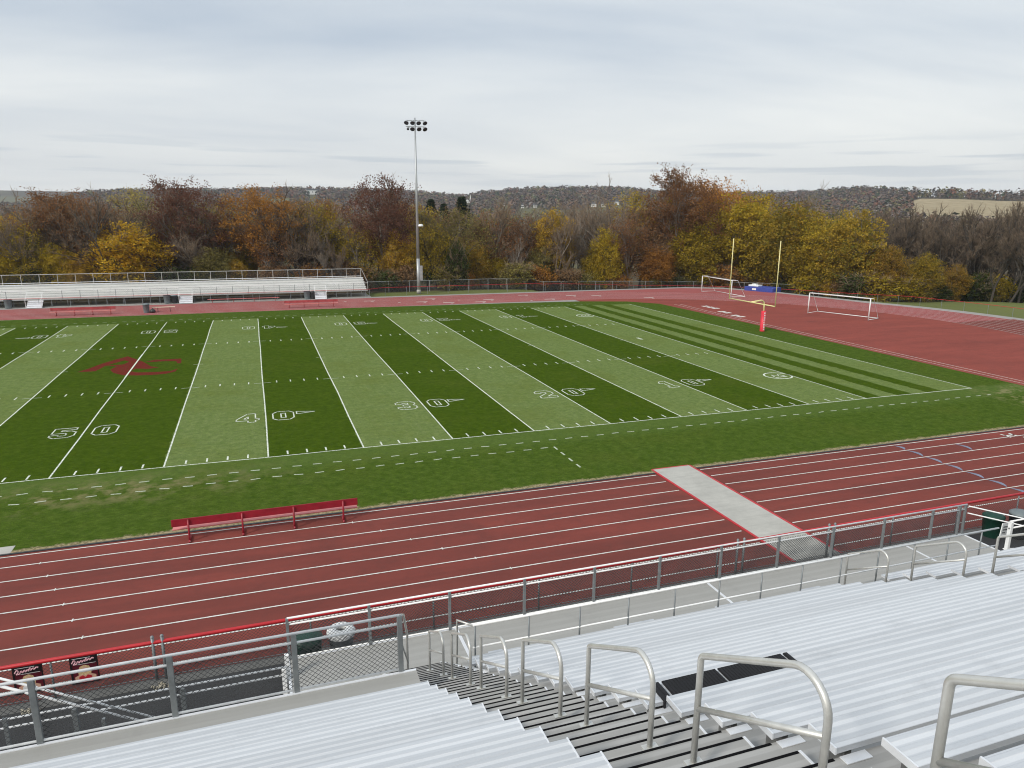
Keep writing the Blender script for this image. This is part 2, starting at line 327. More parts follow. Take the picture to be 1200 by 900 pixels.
q.l(at.outputs['Color'], b.inputs['Base Color']); b.inputs['Roughness'].default_value = 1; b.inputs['Specular IOR Level'].default_value = 0; b.inputs['Specular IOR Level'].default_value = .1

# ------------------------------------------------------------------ mesh helpers
class MB:
    def __init__(s): s.v = []; s.f = []; s.m = []; s.mi = 0; s.smooth = False
    def quad(s, a, b, c, d):
        i = len(s.v); s.v += [tuple(a), tuple(b), tuple(c), tuple(d)]; s.f.append((i, i+1, i+2, i+3)); s.m.append(s.mi); return s
    def poly(s, pts):
        i = len(s.v); s.v += [tuple(p) for p in pts]; s.f.append(tuple(range(i, i+len(pts)))); s.m.append(s.mi); return s
    def box(s, x0, x1, y0, y1, z0, z1):
        i = len(s.v)
        s.v += [(x0, y0, z0), (x1, y0, z0), (x1, y1, z0), (x0, y1, z0), (x0, y0, z1), (x1, y0, z1), (x1, y1, z1), (x0, y1, z1)]
        for f in ((0, 3, 2, 1), (4, 5, 6, 7), (0, 1, 5, 4), (1, 2, 6, 5), (2, 3, 7, 6), (3, 0, 4, 7)):
            s.f.append(tuple(i+k for k in f)); s.m.append(s.mi)
        return s
    def tube(s, pts, r, n=8, caps=True, r1=None):
        pts = [Vector(p) for p in pts]; k = len(pts); i0 = len(s.v); up = None
        for j, p in enumerate(pts):
            if j == 0: t = pts[1]-pts[0]
            elif j == k-1: t = pts[-1]-pts[-2]
            else: t = (pts[j+1]-p).normalized()+(p-pts[j-1]).normalized()
            t.normalize()
            if up is None:
                up = Vector((0, 0, 1)) if abs(t.z) < .9 else Vector((1, 0, 0))
            a = t.cross(up).normalized(); b_ = t.cross(a).normalized(); up = -b_ if False else (a.cross(t)).normalized()
            rr = r if r1 is None else r+(r1-r)*j/(k-1)
            for q_ in range(n):
                an = 2*math.pi*q_/n
                v = p+(a*math.cos(an)+up*math.sin(an))*rr; s.v.append((v.x, v.y, v.z))
        for j in range(k-1):
            for q_ in range(n):
                q2 = (q_+1) % n
                s.f.append((i0+j*n+q_, i0+j*n+q2, i0+(j+1)*n+q2, i0+(j+1)*n+q_)); s.m.append(s.mi)
        if caps:
            s.f.append(tuple(i0+q_ for q_ in range(n))[::-1]); s.m.append(s.mi)
            s.f.append(tuple(i0+(k-1)*n+q_ for q_ in range(n))); s.m.append(s.mi)
        return s
    def lathe(s, prof, c=(0, 0, 0), n=20):
        i0 = len(s.v)
        for (r, z) in prof:
            for q_ in range(n):
                a = 2*math.pi*q_/n; s.v.append((c[0]+r*math.cos(a), c[1]+r*math.sin(a), c[2]+z))
        for j in range(len(prof)-1):
            for q_ in range(n):
                q2 = (q_+1) % n
                s.f.append((i0+j*n+q_, i0+j*n+q2, i0+(j+1)*n+q2, i0+(j+1)*n+q_)); s.m.append(s.mi)
        return s
    def prism(s, poly2, y0, y1):      # poly in XZ extruded along Y
        n = len(poly2); i = len(s.v)
        s.v += [(x, y0, z) for x, z in poly2]+[(x, y1, z) for x, z in poly2]
        s.f.append(tuple(range(i, i+n))); s.f.append(tuple(range(i+2*n-1, i+n-1, -1))); s.m += [s.mi, s.mi]
        for k in range(n):
            k2 = (k+1) % n; s.f.append((i+k, i+n+k, i+n+k2, i+k2)); s.m.append(s.mi)
        return s
    def build(s, name, mats, parent=None, smooth=False, bevel=0):
        me = bpy.data.meshes.new(name); me.from_pydata(s.v, [], s.f)
        if isinstance(mats, str): mats = [mats]
        for k in mats: me.materials.append(MATS[k])
        if len(mats) > 1: me.polygons.foreach_set('material_index', s.m)
        if smooth: me.polygons.foreach_set('use_smooth', [True]*len(me.polygons))
        me.update()
        o = bpy.data.objects.new(name, me); COL.objects.link(o)
        if parent is not None:
            o.parent = parent; o.matrix_parent_inverse = Matrix.Identity(4)
            o.location = -parent.location if parent.get('_w') else (0, 0, 0)
        if bevel:
            md = o.modifiers.new('bevel', 'BEVEL'); md.width = bevel; md.segments = 2; md.limit_method = 'ANGLE'
        return o
def tag(o, label=None, cat=None, group=None, kind=None):
    if label: o['label'] = label
    if cat: o['category'] = cat
    if group: o['group'] = group
    if kind: o['kind'] = kind
    return o
def empty(name, loc, label, cat, group=None, world=True):
    o = bpy.data.objects.new(name, None); COL.objects.link(o); o.location = loc; o.empty_display_size = .3
    if world: o['_w'] = 1           # children are modelled in world coordinates
    tag(o, label, cat, group); return o
def copy_tree(o, parent=None):
    c = o.copy(); COL.objects.link(c)
    if parent is not None: c.parent = parent
    for ch in list(o.children): copy_tree(ch, c)
    return c
def struct(o): o['kind'] = 'structure'; return o
def sheet(name, pts, z, mat): return struct(MB().poly([(x, y, z) for x, y in pts]).build(name, mat))

# ------------------------------------------------------------------ terrain
RID = [(-400, 238), (0, 236), (60, 233), (95, 226), (120, 221), (150, 220), (200, 219), (280, 219), (350, 217.5), (430, 218.5), (470, 220), (520, 224), (545, 226), (565, 222), (600, 219), (630, 217), (680, 216.5), (720, 217), (760, 221), (800, 224), (850, 223), (900, 222), (950, 220.5), (985, 217), (1020, 217.5), (1060, 219), (1100, 219), (1150, 221), (1200, 221.5), (1500, 226), (1900, 236)]
RX = np.array([a for a, _ in RID], float); RY = np.array([b for _, b in RID], float)
def az2px(az): return 600+FPX*np.tan(np.clip(az-YAW, -1.35, 1.35))
def elev_of(px, y): return (245.5+.0061*px-y)/FPX*np.cos(np.arctan((px-600)/FPX))
def ridge(az):
    px = az2px(az); y = np.interp(px, RX, RY)
    D = np.where(px > 1045, 950.0, 1300.0) if True else 1300.0
    D = np.interp(px, [-2000, 1000, 1060, 3000], [1300, 1300, 950, 950])
    H = CAM[2]+D*np.maximum(elev_of(px, y+2.5), -.01)-9.5
    return D, H
def terr(x, y):
    x = np.asarray(x, float); y = np.asarray(y, float)
    dx = x-CAM[0]; dy = y-CAM[1]; d = np.hypot(dx, dy); az = np.arctan2(dx, dy)
    D, H = ridge(az)
    base = np.interp(d, [0, 112, 150, 350, 450], [0, 0, -3, -9, -9])
    t = np.clip((d-450)/(D-450), 0, 1); t2 = t**1.25
    hill = -9+(H+9)*t2
    back = H-22*np.clip((d-D)/500, 0, 1)
    z = np.where(d < 450, base, np.where(d < D, hill, back))
    # far blue ridge on the horizon
    fr_ = np.clip((d-1900)/700, 0, 1); z = z*(1-fr_)+fr_*(CAM[2]+2600*.0205)
    # grassy bank to the right of the track
    bx = np.clip((x-97)/10, 0, 1); by = np.clip((52-y)/16, 0, 1)*np.clip((y+60)/30, 0, 1)
    z = z+0.9*(bx*bx*(3-2*bx))*(by*by*(3-2*by))*np.clip((150-d)/30, 0, 1)
    # gentle fall outside the track fence
    dc = np.hypot(np.maximum(x-50, 0), y-24.5)
    z = z-0.5*np.clip((dc-42)/5, 0, 1)*(x > 50)*np.clip((130-d)/20, 0, 1)
    return z-0.05
ang = np.concatenate([np.linspace(-math.pi, -.6, 24)[:-1], np.linspace(-.6, 1.3, 190), np.linspace(1.3, math.pi, 20)[1:]])
rad = np.concatenate([[1, 15, 30], np.arange(40, 160, 3.0), np.arange(165, 460, 15.0), np.arange(480, 1340, 30), [1400, 1600, 1800, 2000, 2200, 2400, 2600, 2700, 3000]])
A, R_ = np.meshgrid(ang, rad); GX = CAM[0]+R_*np.sin(A); GY = CAM[1]+R_*np.cos(A); GZ = terr(GX, GY)
GZ[-1, :] = -60
vv = np.stack([GX, GY, GZ], -1).reshape(-1, 3); na = len(ang); fs = []
for i in range(len(rad)-1):
    for j in range(na-1): fs.append((i*na+j, i*na+j+1, (i+1)*na+j+1, (i+1)*na+j))
me = bpy.data.meshes.new('terrain'); me.from_pydata(vv.tolist(), [], fs); me.materials.append(MATS['meadow']); me.update()
for p in me.polygons: p.use_smooth = True
g = bpy.data.objects.new('terrain', me); COL.objects.link(g); struct(g)

# ------------------------------------------------------------------ track, field, paths
CY = 23.7
def arc(cx, cy, r, a0, a1, n):
    return [(cx+r*math.cos(a0+(a1-a0)*i/n), cy+r*math.sin(a0+(a1-a0)*i/n)) for i in range(n+1)]
H_ = math.pi/2
outer = [(-60, -16.98)]+arc(50, CY, 40.68, -H_, .42, 50)+[(84.6, 48.5), (82.6, 56.5), (78.5, 62.6), (73, 65.2), (-60, 65.2)]
sheet('gravel_strip', [(x*1.0+(1.5 if x > 52 else 0), y+(1.4 if y > 60 else 0)) for x, y in outer if y > -16.4 or x > 40]+[(-60, 66.6), (-60, 64)], -0.024, 'gravel')
dpoly = [(50, -7.9)]+arc(50, CY, 31.6, -H_, H_, 60)+[(50, 55.3)]
near_t = [(-60, -16.98)]+arc(50, CY, 40.68, -H_, 0.0, 40)+arc(50, CY, 31.6, 0.0, -H_, 40)+[(-60, -7.9)]
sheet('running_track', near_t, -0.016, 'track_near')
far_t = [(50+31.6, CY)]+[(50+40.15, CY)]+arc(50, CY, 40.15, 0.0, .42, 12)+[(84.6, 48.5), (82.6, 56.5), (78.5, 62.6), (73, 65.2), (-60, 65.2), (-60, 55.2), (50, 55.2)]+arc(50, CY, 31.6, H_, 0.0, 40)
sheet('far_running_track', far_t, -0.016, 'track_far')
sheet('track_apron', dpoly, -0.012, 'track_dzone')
infield = [(-60, -7.8), (50, -7.8), (54, -7.55), (57, -7.0), (59.0, -6.4), (59.15, 10), (59.3, 30), (58.9, 48), (56, 51.5), (50, 53.4), (40, 54.3), (20, 55.2), (-60, 55.4)]
m_ = MB()
m_.poly([(x, y, 0.0) for x, y in infield]); struct(m_.build('field_grass', 'turf'))
kerb = MB()
kerb.box(-60, 25.7, -7.93, -7.84, -.012, .015); kerb.box(27.85, 50, -7.93, -7.84, -.012, .015)
struct(kerb.build('track_kerb', 'bin_dark'))
ZL = 0.004
def line_strip(mb, pts, w_, z):
    pts = [Vector((*p, 0)) for p in pts]; k = len(pts); Lp = []; Rp = []
    for j, p in enumerate(pts):
        t = (pts[min(j+1, k-1)]-pts[max(j-1, 0)]).normalized(); n = Vector((-t.y, t.x, 0))*w_/2
        Lp.append(p+n); Rp.append(p-n)
    for j in range(k-1): mb.quad((Rp[j].x, Rp[j].y, z), (Rp[j+1].x, Rp[j+1].y, z), (Lp[j+1].x, Lp[j+1].y, z), (Lp[j].x, Lp[j].y, z))
    return mb
lanes = [-8.10, -8.95, -10.03, -11.10, -12.18, -13.25, -14.32, -15.37, -16.40]
mb = MB()
for k, yl in enumerate(lanes):
    r = CY-yl
    line_strip(mb, [(-60, yl), (25.62, yl)], .055, -.008)
    line_strip(mb, [(27.95, yl), (50, yl)]+arc(50, CY, r, -H_, .15, 60)[1:], .055, -.008)
struct(mb.build('lane_lines', 'line_paint'))
mb = MB()
for k in range(9):
    r = 31.75+k*1.05
    line_strip(mb, arc(50, CY, r, .155, H_, 60)+[(40, CY+r), (-60, CY+r)], .05, -.008)
for (y0, x0) in ((61.8, 20), ): pass
for x, y in [(20.0, 61.9), (23.4, 60.9), (26.6, 59.0), (29.8, 58.0), (31.6, 61.0), (33.0, 56.3), (34.8, 59.5), (37.2, 55.9), (39.0, 58.0), (45.4, 61.8), (44.0, 56.2), (47.2, 56.2), (51.8, 59.4), (55.3, 58.4), (61.3, 53.9)]:
    mb.box(x-.1, x+.25, y-.10, y+.10, -.007, -.005)
    if int(x) % 2: mb.box(x-.9, x+.6, y+.75, y+1.0, -.007, -.005)
for x0, y0, n_ in ((63.6, 44.6, 3), (62.5, 39.5, 2), (62.0, 36.2, 2)):
    for i in range(n_):
        for j in range(2): mb.box(x0-.5*j-.28, x0-.5*j+.12, y0-1.1*i-.9, y0-1.1*i-.15, -.003, -.001)
struct(mb.build('far_lane_lines', 'line_paint'))
mb = MB()
line_strip(mb, [(60.45, -3.0), (60.55, 30), (60.9, 40), (61.3, 47)], .06, -.007); line_strip(mb, [(59.75, -4.5), (59.85, 30), (60.2, 40), (60.5, 47)], .05, -.007)
struct(mb.build('runway_lines', 'line_paint'))
# relay zone arcs in blue-grey, one per lane
mb = MB()
for k in range(7):
    y0, y1 = lanes[k+1] if k else -8.15, lanes[k+2] if k < 7 else -16
    y0 = lanes[k]-.05 if k else -8.2; y1 = lanes[k+1]+.10
    for xx in ([39.45] if k != 1 else [39.45, 42.7]):
        pts = []
        for i in range(9):
            t = i/8; yy = y0+(y1-y0)*t; pts.append((xx+.16*math.sin(math.pi*t), yy))
        n_ = len(pts); lo = [(x-.09*math.sin(math.pi*i/8)-.02, y) for i, (x, y) in enumerate(pts)]; hi = [(x+.09*math.sin(math.pi*i/8)+.02, y) for i, (x, y) in enumerate(pts)]
        for i in range(8): mb.quad((*lo[i], -.0045), (*lo[i+1], -.0045), (*hi[i+1], -.0045), (*hi[i], -.0045))
struct(mb.build('relay_zone_marks', 'blue_paint'))
# staggered tick marks and lane number by the right edge
mb = MB()
for x0, y0 in ((46.9, -8.75), (47.6, -9.5)):
    mb.box(x0-.35, x0+.35, y0-.06, y0+.06, -.006, -.004); mb.box(x0-.35, x0-.25, y0-.3, y0+.3, -.006, -.004); mb.box(x0+.2, x0+.35, y0-.25, y0+.25, -.006, -.004)
for k, yl in enumerate(lanes[1:7]):
    for x0 in (1.7+.45*k*1.0, 12.0+.9*k): mb.box(x0-.018, x0+.018, yl-.08, yl+.08, -.006, -.004)
struct(mb.build('lane_marks', 'line_paint'))
# concrete crossings
mb = MB(); mb.box(25.85, 27.75, -17.0, -7.45, -.03, 0.004); struct(mb.build('concrete_crossing', 'concrete'))
mb = MB(); mb.box(25.75, 25.85, -17.0, -7.42, -.03, .008); mb.box(27.75, 27.85, -17.0, -7.42, -.03, .008); mb.box(25.85, 27.75, -7.45, -7.37, -.03, .008)
struct(mb.build('crossing_edging', 'red_rail'))
mb = MB(); mb.box(-14, .55, -7.85, -7.2, -.03, 0.006); struct(mb.build('concrete_pad', 'concrete'))
# concrete strip and asphalt behind the near fence
mb = MB(); mb.box(-60, 70, -17.35, -16.98, -.2, .0); struct(mb.build('concrete_strip', 'concrete_kerb'))
mb = MB(); mb.box(-60, 75, -48, -17.35, -.2, -.01); struct(mb.build('asphalt_path', 'asphalt'))

mb = MB(); mb.box(-60, 24.2, 66.55, 72.4, -.2, -.018); struct(mb.build('concrete_strip', 'concrete'))

# ------------------------------------------------------------------ field markings
Yd = .9144
mb = MB(); z = .004
W_ = .072
def seg(x0, y0, x1, y1, w_=W_): line_strip(mb, [(x0, y0), (x1, y1)], w_, z)
for k in range(-6, 11): 
    # hand-painted lines wander a little
    pts = [(k*5*Yd+rnd.uniform(-.03, .03), 48.77*i/8) for i in range(9)]; line_strip(mb, pts, W_, z)
line_strip(mb, [(-30+i*2.5, -.06+rnd.uniform(-.04, .04)) for i in range(34)]+[(54.86, -.06)], W_, z)
seg(54.86, -.1, 54.86, 48.8)
struct(mb.build('yard_lines', 'turf_paint'))
mb = MB()
for k in range(-30, 50):
    x = k*Yd
    if k % 5:
        seg(x, .12, x, .66, .08); seg(x, 16.2, x, 16.8, .075); seg(x, 33.4, x, 34.0, .09); seg(x, 48.15, x, 48.7, .09)
struct(mb.build('hash_marks', 'turf_paint'))
mb = MB()
for k in range(-6, 10):
    for yy in (16.3, 33.8): seg(k*5*Yd-.55, yy, k*5*Yd+.55, yy, .06)
    if k not in (10,): seg(k*5*Yd-.35, 24.4, k*5*Yd+.35, 24.4, .05) if k % 2 else None
for k in range(-30, 60):
    x = (k+.35)*Yd
    if x < 55: seg(x-.2, -1.78+rnd.uniform(-.04, .04), x+.2, -1.78+rnd.uniform(-.04, .04), .085)
    if x < 22.6: seg(x-.2, -2.95+rnd.uniform(-.05, .05), x+.2, -2.95+rnd.uniform(-.05, .05), .085)
    if x < 50: seg(x-.2, 50.4, x+.2, 50.4, .07)
for y0 in (-3.1, -4.0, -4.95, -5.85): seg(22.8, y0-.25, 22.8, y0+.2, .09)
seg(43.0, 24.2, 43.0, 25.2, .3)
struct(mb.build('sideline_dashes', 'turf_paint_dull'))
# outlined block numerals: closed contours in a 1.15 x 1.83 box
DG = {
 '0': [[(.25, 0), (.9, 0), (1.15, .35), (1.15, 1.48), (.9, 1.83), (.25, 1.83), (0, 1.48), (0, .35)], [(.45, .42), (.70, .42), (.70, 1.41), (.45, 1.41)]],
 '1': [[(.2, 0), (.95, 0), (.95, .32), (.78, .32), (.78, 1.83), (.42, 1.83), (.12, 1.45), (.12, 1.2), (.40, 1.25), (.40, .32), (.2, .32)]],
 '2': [[(0, 0), (1.15, 0), (1.15, .38), (.55, .38), (1.15, .95), (1.15, 1.48), (.9, 1.83), (.25, 1.83), (0, 1.5), (0, 1.2), (.38, 1.2), (.45, 1.42), (.70, 1.42), (.74, 1.15), (0, .42)]],
 '3': [[(.25, 0), (.9, 0), (1.15, .3), (1.15, .75), (.98, .93), (1.15, 1.1), (1.15, 1.5), (.9, 1.83), (.25, 1.83), (0, 1.55), (0, 1.25), (.36, 1.25), (.45, 1.46), (.72, 1.46), (.74, 1.1), (.40, 1.08), (.40, .78), (.74, .75), (.72, .38), (.45, .38), (.36, .58), (0, .58), (0, .28)]],
 '4': [[(.62, 0), (1.02, 0), (1.02, .38), (1.2, .38), (1.2, .72), (1.02, .72), (1.02, 1.83), (.58, 1.83), (0, .75), (0, .38), (.62, .38)], [(.38, .74), (.62, .74), (.62, 1.22)]],
 '5': [[(.25, 0), (.9, 0), (1.15, .32), (1.15, .98), (.9, 1.22), (.42, 1.22), (.42, 1.46), (1.08, 1.46), (1.08, 1.83), (.02, 1.83), (.02, .86), (.65, .86), (.74, .72), (.74, .46), (.66, .38), (.42, .38), (.36, .56), (0, .56), (0, .3)]],
}
mb = MB()
def glyph(ch, x, y, flip):
    for cont in DG[ch]:
        pts = []
        for (u, v) in cont:
            if flip: pts.append((x+1.15-u, y+1.83-v))
            else: pts.append((x+u, y+v))
        n_ = len(pts)
        for i in range(n_):
            a, b_ = Vector(pts[i]), Vector(pts[(i+1) % n_]); d = (b_-a).normalized()*.04
            line_strip(mb, [tuple(a-d), tuple(b_+d)], .072, z)
for yd, num in ((-10, '40'), (-20, '30'), (0, '50'), (10, '40'), (20, '30'), (30, '20'), (40, '10')):
    x = yd*Yd
    glyph(num[0], x-1.55, 6.45, False); glyph(num[1], x+.42, 6.45, False)
    yf = 41.3
    glyph(num[0], x+.42, yf, True); glyph(num[1], x-1.55, yf, True)
    s_ = 1 if yd > 0 else -1
    if yd:
        for yy in (7.75, yf+.5):
            if s_ > 0: a = [(x+1.75, yy-.28), (x+1.75, yy+.28), (x+3.3-.5, yy)]
            else: a = [(x-1.75, yy-.28), (x-1.75, yy+.28), (x-2.8, yy)]
            for i in range(3): line_strip(mb, [a[i], a[(i+1) % 3]], .07, z)
struct(mb.build('yard_numbers', 'turf_paint'))
mb = MB()      # round white emblem by the goal line, with an infill of strokes
for cy_ in (7.3, 40.6):
    ring = arc(44.75, cy_, .98, 0, 2*math.pi, 28); line_strip(mb, ring, .13, z)
    line_strip(mb, [(44.3, cy_-.2), (44.45, cy_+.35), (44.75, cy_-.1), (45.0, cy_+.4), (45.2, cy_-.2)], .12, z)
    line_strip(mb, [(44.2, cy_-.45), (45.25, cy_-.4)], .12, z)
struct(mb.build('field_emblem', 'turf_paint'))
# red monogram at midfield, traced from its outline on the ground
LA = [(-3.55, 24.0), (-3.01, 25.15), (-2.4, 26.93), (-1.68, 28.33), (-1.01, 29.5), (-.26, 28.1), (.47, 26.71), (1.21, 24.7), (1.87, 24.06), (1.13, 23.7), (.32, 24.1), (-.11, 25.9), (-.53, 27.0), (-.96, 27.7), (-1.49, 26.9), (-2.02, 25.8), (-2.37, 24.0), (-2.75, 23.95)]
LB = [(-2.2, 25.9), (-.87, 26.08), (-.5, 27.11), (-.11, 25.9), (.32, 24.1), (.02, 23.26), (.53, 22.6), (1.76, 22.35), (2.82, 22.45), (3.23, 23.2), (3.15, 22.1), (2.57, 21.5), (1.84, 21.35), (.63, 21.5), (-.31, 21.95), (-1.04, 22.95), (-1.45, 24.2), (-1.19, 25.5)]
LC = [(.62, 26.6), (1.22, 27.3), (2.06, 27.2), (3.15, 27.2), (3.3, 25.2), (3.01, 25.3), (2.85, 26.2), (2.1, 26.45), (1.29, 26.45)]
def fill2(name, pts, z, mat):
    from mathutils.geometry import tessellate_polygon
    tri = tessellate_polygon([[Vector((x, y, 0)) for x, y in pts]]); mb = MB(); mb.v = [(x, y, z) for x, y in pts]
    for t in tri:
        a, b_, c_ = (Vector(pts[k]) for k in t); mb.f.append(tuple(t) if (b_-a).cross(c_-a) > 0 else tuple(t)[::-1]); mb.m.append(0)
    return mb.build(name, mat)
for k_, pl_ in enumerate((LA, LB, LC)): struct(fill2('midfield_monogram', pl_, .005+.001*k_, 'red_turf_paint'))
mb = MB(); line_strip(mb, [(.0, 21.0), (.0, 30)], .11, .009); struct(mb.build('yard_lines', 'turf_paint'))

# ------------------------------------------------------------------ chain link
def wires(mb, x0, x1, z0, z1, y, sp, r, fn=None):
    """two families of diagonal wires clipped to the panel; fn maps (s, z) to a place"""
    H = z1-z0; k = .9
    fn = fn or (lambda s, zz, o: (s, y+o, zz))
    run = H/k
    n0 = int(math.floor((x0-run)/sp)); n1 = int(math.ceil(x1/sp))
    for i in range(n0, n1+1):
        for sgn in (1, -1):
            a0 = i*sp; za, zb = (z0, z1) if sgn > 0 else (z1, z0)
            s0, s1 = a0, a0+run
            t0 = max(0, (x0-s0)/run); t1 = min(1, (x1-s0)/run)
            if t1-t0 < .01: continue
            A_ = (s0+run*t0, za+(zb-za)*t0); B_ = (s0+run*t1, za+(zb-za)*t1)
            o = r*.6*sgn
            a, b_ = Vector(fn(A_[0], A_[1], o)), Vector(fn(B_[0], B_[1], o))
            d = (b_-a).normalized(); n = Vector(fn(A_[0], A_[1], o+1))-a; n.normalize(); s_ = d.cross(n)
            i0 = len(mb.v)
            for p in (a, b_):
                for an in (0, 2.094, 4.189):
                    v = p+(n*math.cos(an)+s_*math.sin(an))*r; mb.v.append(tuple(v))
            for q_ in range(3):
                q2 = (q_+1) % 3; mb.f.append((i0+q_, i0+q2, i0+3+q2, i0+3+q_)); mb.m.append(0)
    return mb

# ------------------------------------------------------------------ near track fence with red rail
fe_ = empty('track_fence', (0, -17.05, 0), 'low chain link fence with thick red top rail along near edge of running track', 'fence')
FY = -17.05
MB().tube([(-20, FY, 1.03), (9, FY, 1.05), (20, FY, 1.07), (30, FY, 1.14), (45, FY, 1.20)], .047, 12).build('top_rail', 'red_rail', fe_, True)
MB().tube([(-20, FY+.02, .07), (45, FY+.02, .07)], .012, 6).build('bottom_wire', 'pipe_grey', fe_)
wires(MB(), -12, 45, .06, 1.02, FY-.035, .10, .0046).build('mesh', 'wire', fe_)
pxs = [-10.2, -7.1, -4.0, -.9, 1.86, 3.9, 9.9, 13.24, 16.42, 19.5, 22.6, 29.9, 33.0, 36.1, 39.2, 42.3]
for x in pxs: MB().tube([(x, FY-.005, 0), (x, FY-.005, 1.08)], .026, 8).build('post', 'pipe_grey', fe_, True)
for x in (1.6, 6.12, 6.34, 23.35, 23.6, 27.05, 27.3):
    p = MB().tube([(x, FY-.01, 0), (x, FY-.01, 1.2)], .038, 8).build('gate_post', 'pipe_grey', fe_, True)
    MB().lathe([(0.0, .06), (.03, .045), (.045, .01), (.047, 0)], (x, FY-.01, 1.19), 10).build('cap', 'pipe_grey', p, True).location = (0, 0, 0)
# weeds and dirt at gate posts
for i, x in enumerate((3.45, 6.25)):
    mb = MB()
    for k in range(40):
        a = rnd.uniform(0, 6.28); r = rnd.uniform(0, .22); px, py = x+r*math.cos(a), FY-.35+r*.6*math.sin(a); h = rnd.uniform(.02, .09)
        mb.quad((px-.03, py, .0), (px+.03, py+.02, .0), (px+.02, py, h), (px-.02, py+.01, h))
    tag(mb.build('dry_leaves', 'shoe_flower'), 'pile of pale dry leaves at foot of track fence ' + ('gate posts' if i else 'below the left poster'), 'leaves')

# ------------------------------------------------------------------ grandstand
GS = empty('grandstand', (12, -26, 0), 'large aluminium grandstand with ribbed bench seats and central stair aisle in foreground', 'grandstand')
def Yf(n): return -26.10-.61*n
def Yn(n): return -26.36-.61*n
def Zs(n): return 4.754+.352*n
def Zf(n): return 4.322+.352*n
XL, XA, XB, XC, XD, XR = -9.0, 11.36, 12.70, 22.23, 23.57, 36.0
def seat(x0, x1, n, yo=0, zo=0, w_=.26):
    # fluted board: three shallow raised ribs on top, turned down lips
    o = empty
    y1 = 0; prof = []
    ys = [(0, -.046), (0, 0), (.004, .0012)]
    for k in range(3):
        a = .012+k*.0833
        ys += [(a, .0012), (a+.006, .0045), (a+.034, .0045), (a+.040, .0012)]
    ys += [(w_-.004, .0012), (w_, 0), (w_, -.046)]
    mb = MB(); n_ = len(ys); i = 0
    for x in (x0, x1):
        for (a, zz) in ys: mb.v.append((x, -a, zz))
    for k in range(n_-1): mb.f.append((k, k+1, n_+k+1, n_+k)); mb.m.append(0)
    mb.f.append(tuple(range(n_))); mb.m.append(1); mb.f.append(tuple(range(2*n_-1, n_-1, -1))); mb.m.append(1)
    mb.box(x0-.004, x0-.001, -w_-.002, .002, -.048, .003) if False else None
    ob = mb.build('seat_board', ['seat_alu', 'edge_alu'], GS)
    ob.location = Vector(ob.location)+Vector((0, Yf(n)+yo, Zs(n)+zo)); return ob
def bracket(so, x):
    b_ = MB().box(x-.03, x+.03, -.22, -.05, -.36, -.047).build('seat_bracket', 'under_alu', so)
    b_.location = (0, 0, 0)
    p_ = MB().box(x-.12, x+.10, -.34, -.265, -.078, -.070).build('foot_plate', 'edge_alu', so); p_.location = (0, 0, 0)
def end_cap(so, x, w_=.014):
    c_ = MB().box(x, x+w_, -.263, .003, -.049, .0065).build('end_cap', 'edge_alu', so); c_.location = (0, 0, 0)
for n in range(-2, 17):
    s = seat(XL, XA, n); end_cap(s, XA-.012)
for n in range(-6, 17):
    s = seat(XB, XC, n); end_cap(s, XB-.002)
    if 2 <= n <= 14:
        for x in (XB+.16, XB+1.6): bracket(s, x)
    seat(XD, XR, n)
for x0, x1 in ((13.3, 13.62), (16.3, 17.32), (19.0, 19.9), (21.5, 22.1)):
    s = seat(x0, x1, -6, .48, -.30, .26)
    for k in range(2): MB().box(x0+.12+k*(x1-x0)*.5, x0+.12+k*(x1-x0)*.5+.3*(x1-x0), -.12, -.10, .006, .008).build('size_label', 'blue_mat', s).location = (0, 0, 0)
for n in range(-8, 17):
    x0 = XL if n >= -2 else XA; x1 = XR if n >= -6 else XB
    y1, y0 = Yn(n-1), Yn(n)
    z1 = Zf(n)
    if n == -2: parts = [(XL, XA, -23.87, y0), (XA, x1, y1, y0)]
    else: parts = [(x0, x1, y1, y0)]
    for (a, b_, yy1, yy0) in parts:
        o = MB().box(a, b_, yy0+.001, yy1, z1-.035, z1).build('footboard', 'deck_alu' if (n == -2 and a < 0) else 'tread_alu', GS)
    # riser below the front edge
    MB().box(x0, x1, y1-.028, y1-.022, z1-.352+.001, z1-.036).build('riser', 'tread_alu', GS)
posts_far = [-21.98, -23.85, -25.66, -27.49, -29.36, -31.19, -33.06]
for aisle in ((XA, XB), (XC, XD)):
    for n in range(-8, 17):
        if aisle[0] > 20 and n < -5: pass
        y1 = Yn(n-1); z1 = Zf(n)
        MB().box(aisle[0]+.02, aisle[1]-.01, y1-.020, y1+.004, z1-.014, z1+.003).build('nosing', 'nosing_black', GS)
        zh = z1-.176; yh = y1+.305
        st = MB(); st.box(aisle[0]+.02, aisle[1]-.02, y1-.01, yh, zh-.03, zh)
        st.box(aisle[0]+.02, aisle[1]-.02, yh-.012, yh-.004, zh-.145, zh-.031)
        o = st.build('half_step', 'tread_alu', GS)
        MB().box(aisle[1]-.024, aisle[1]-.001, y1, yh+.002, zh-.05, zh+.004).build('side_plate', 'edge_alu', o).location = (0, 0, 0)
        MB().box(aisle[0]+.03, aisle[1]-.03, yh-.020, yh+.004, zh-.014, zh+.003).build('nosing', 'nosing_black', o).location = (0, 0, 0)
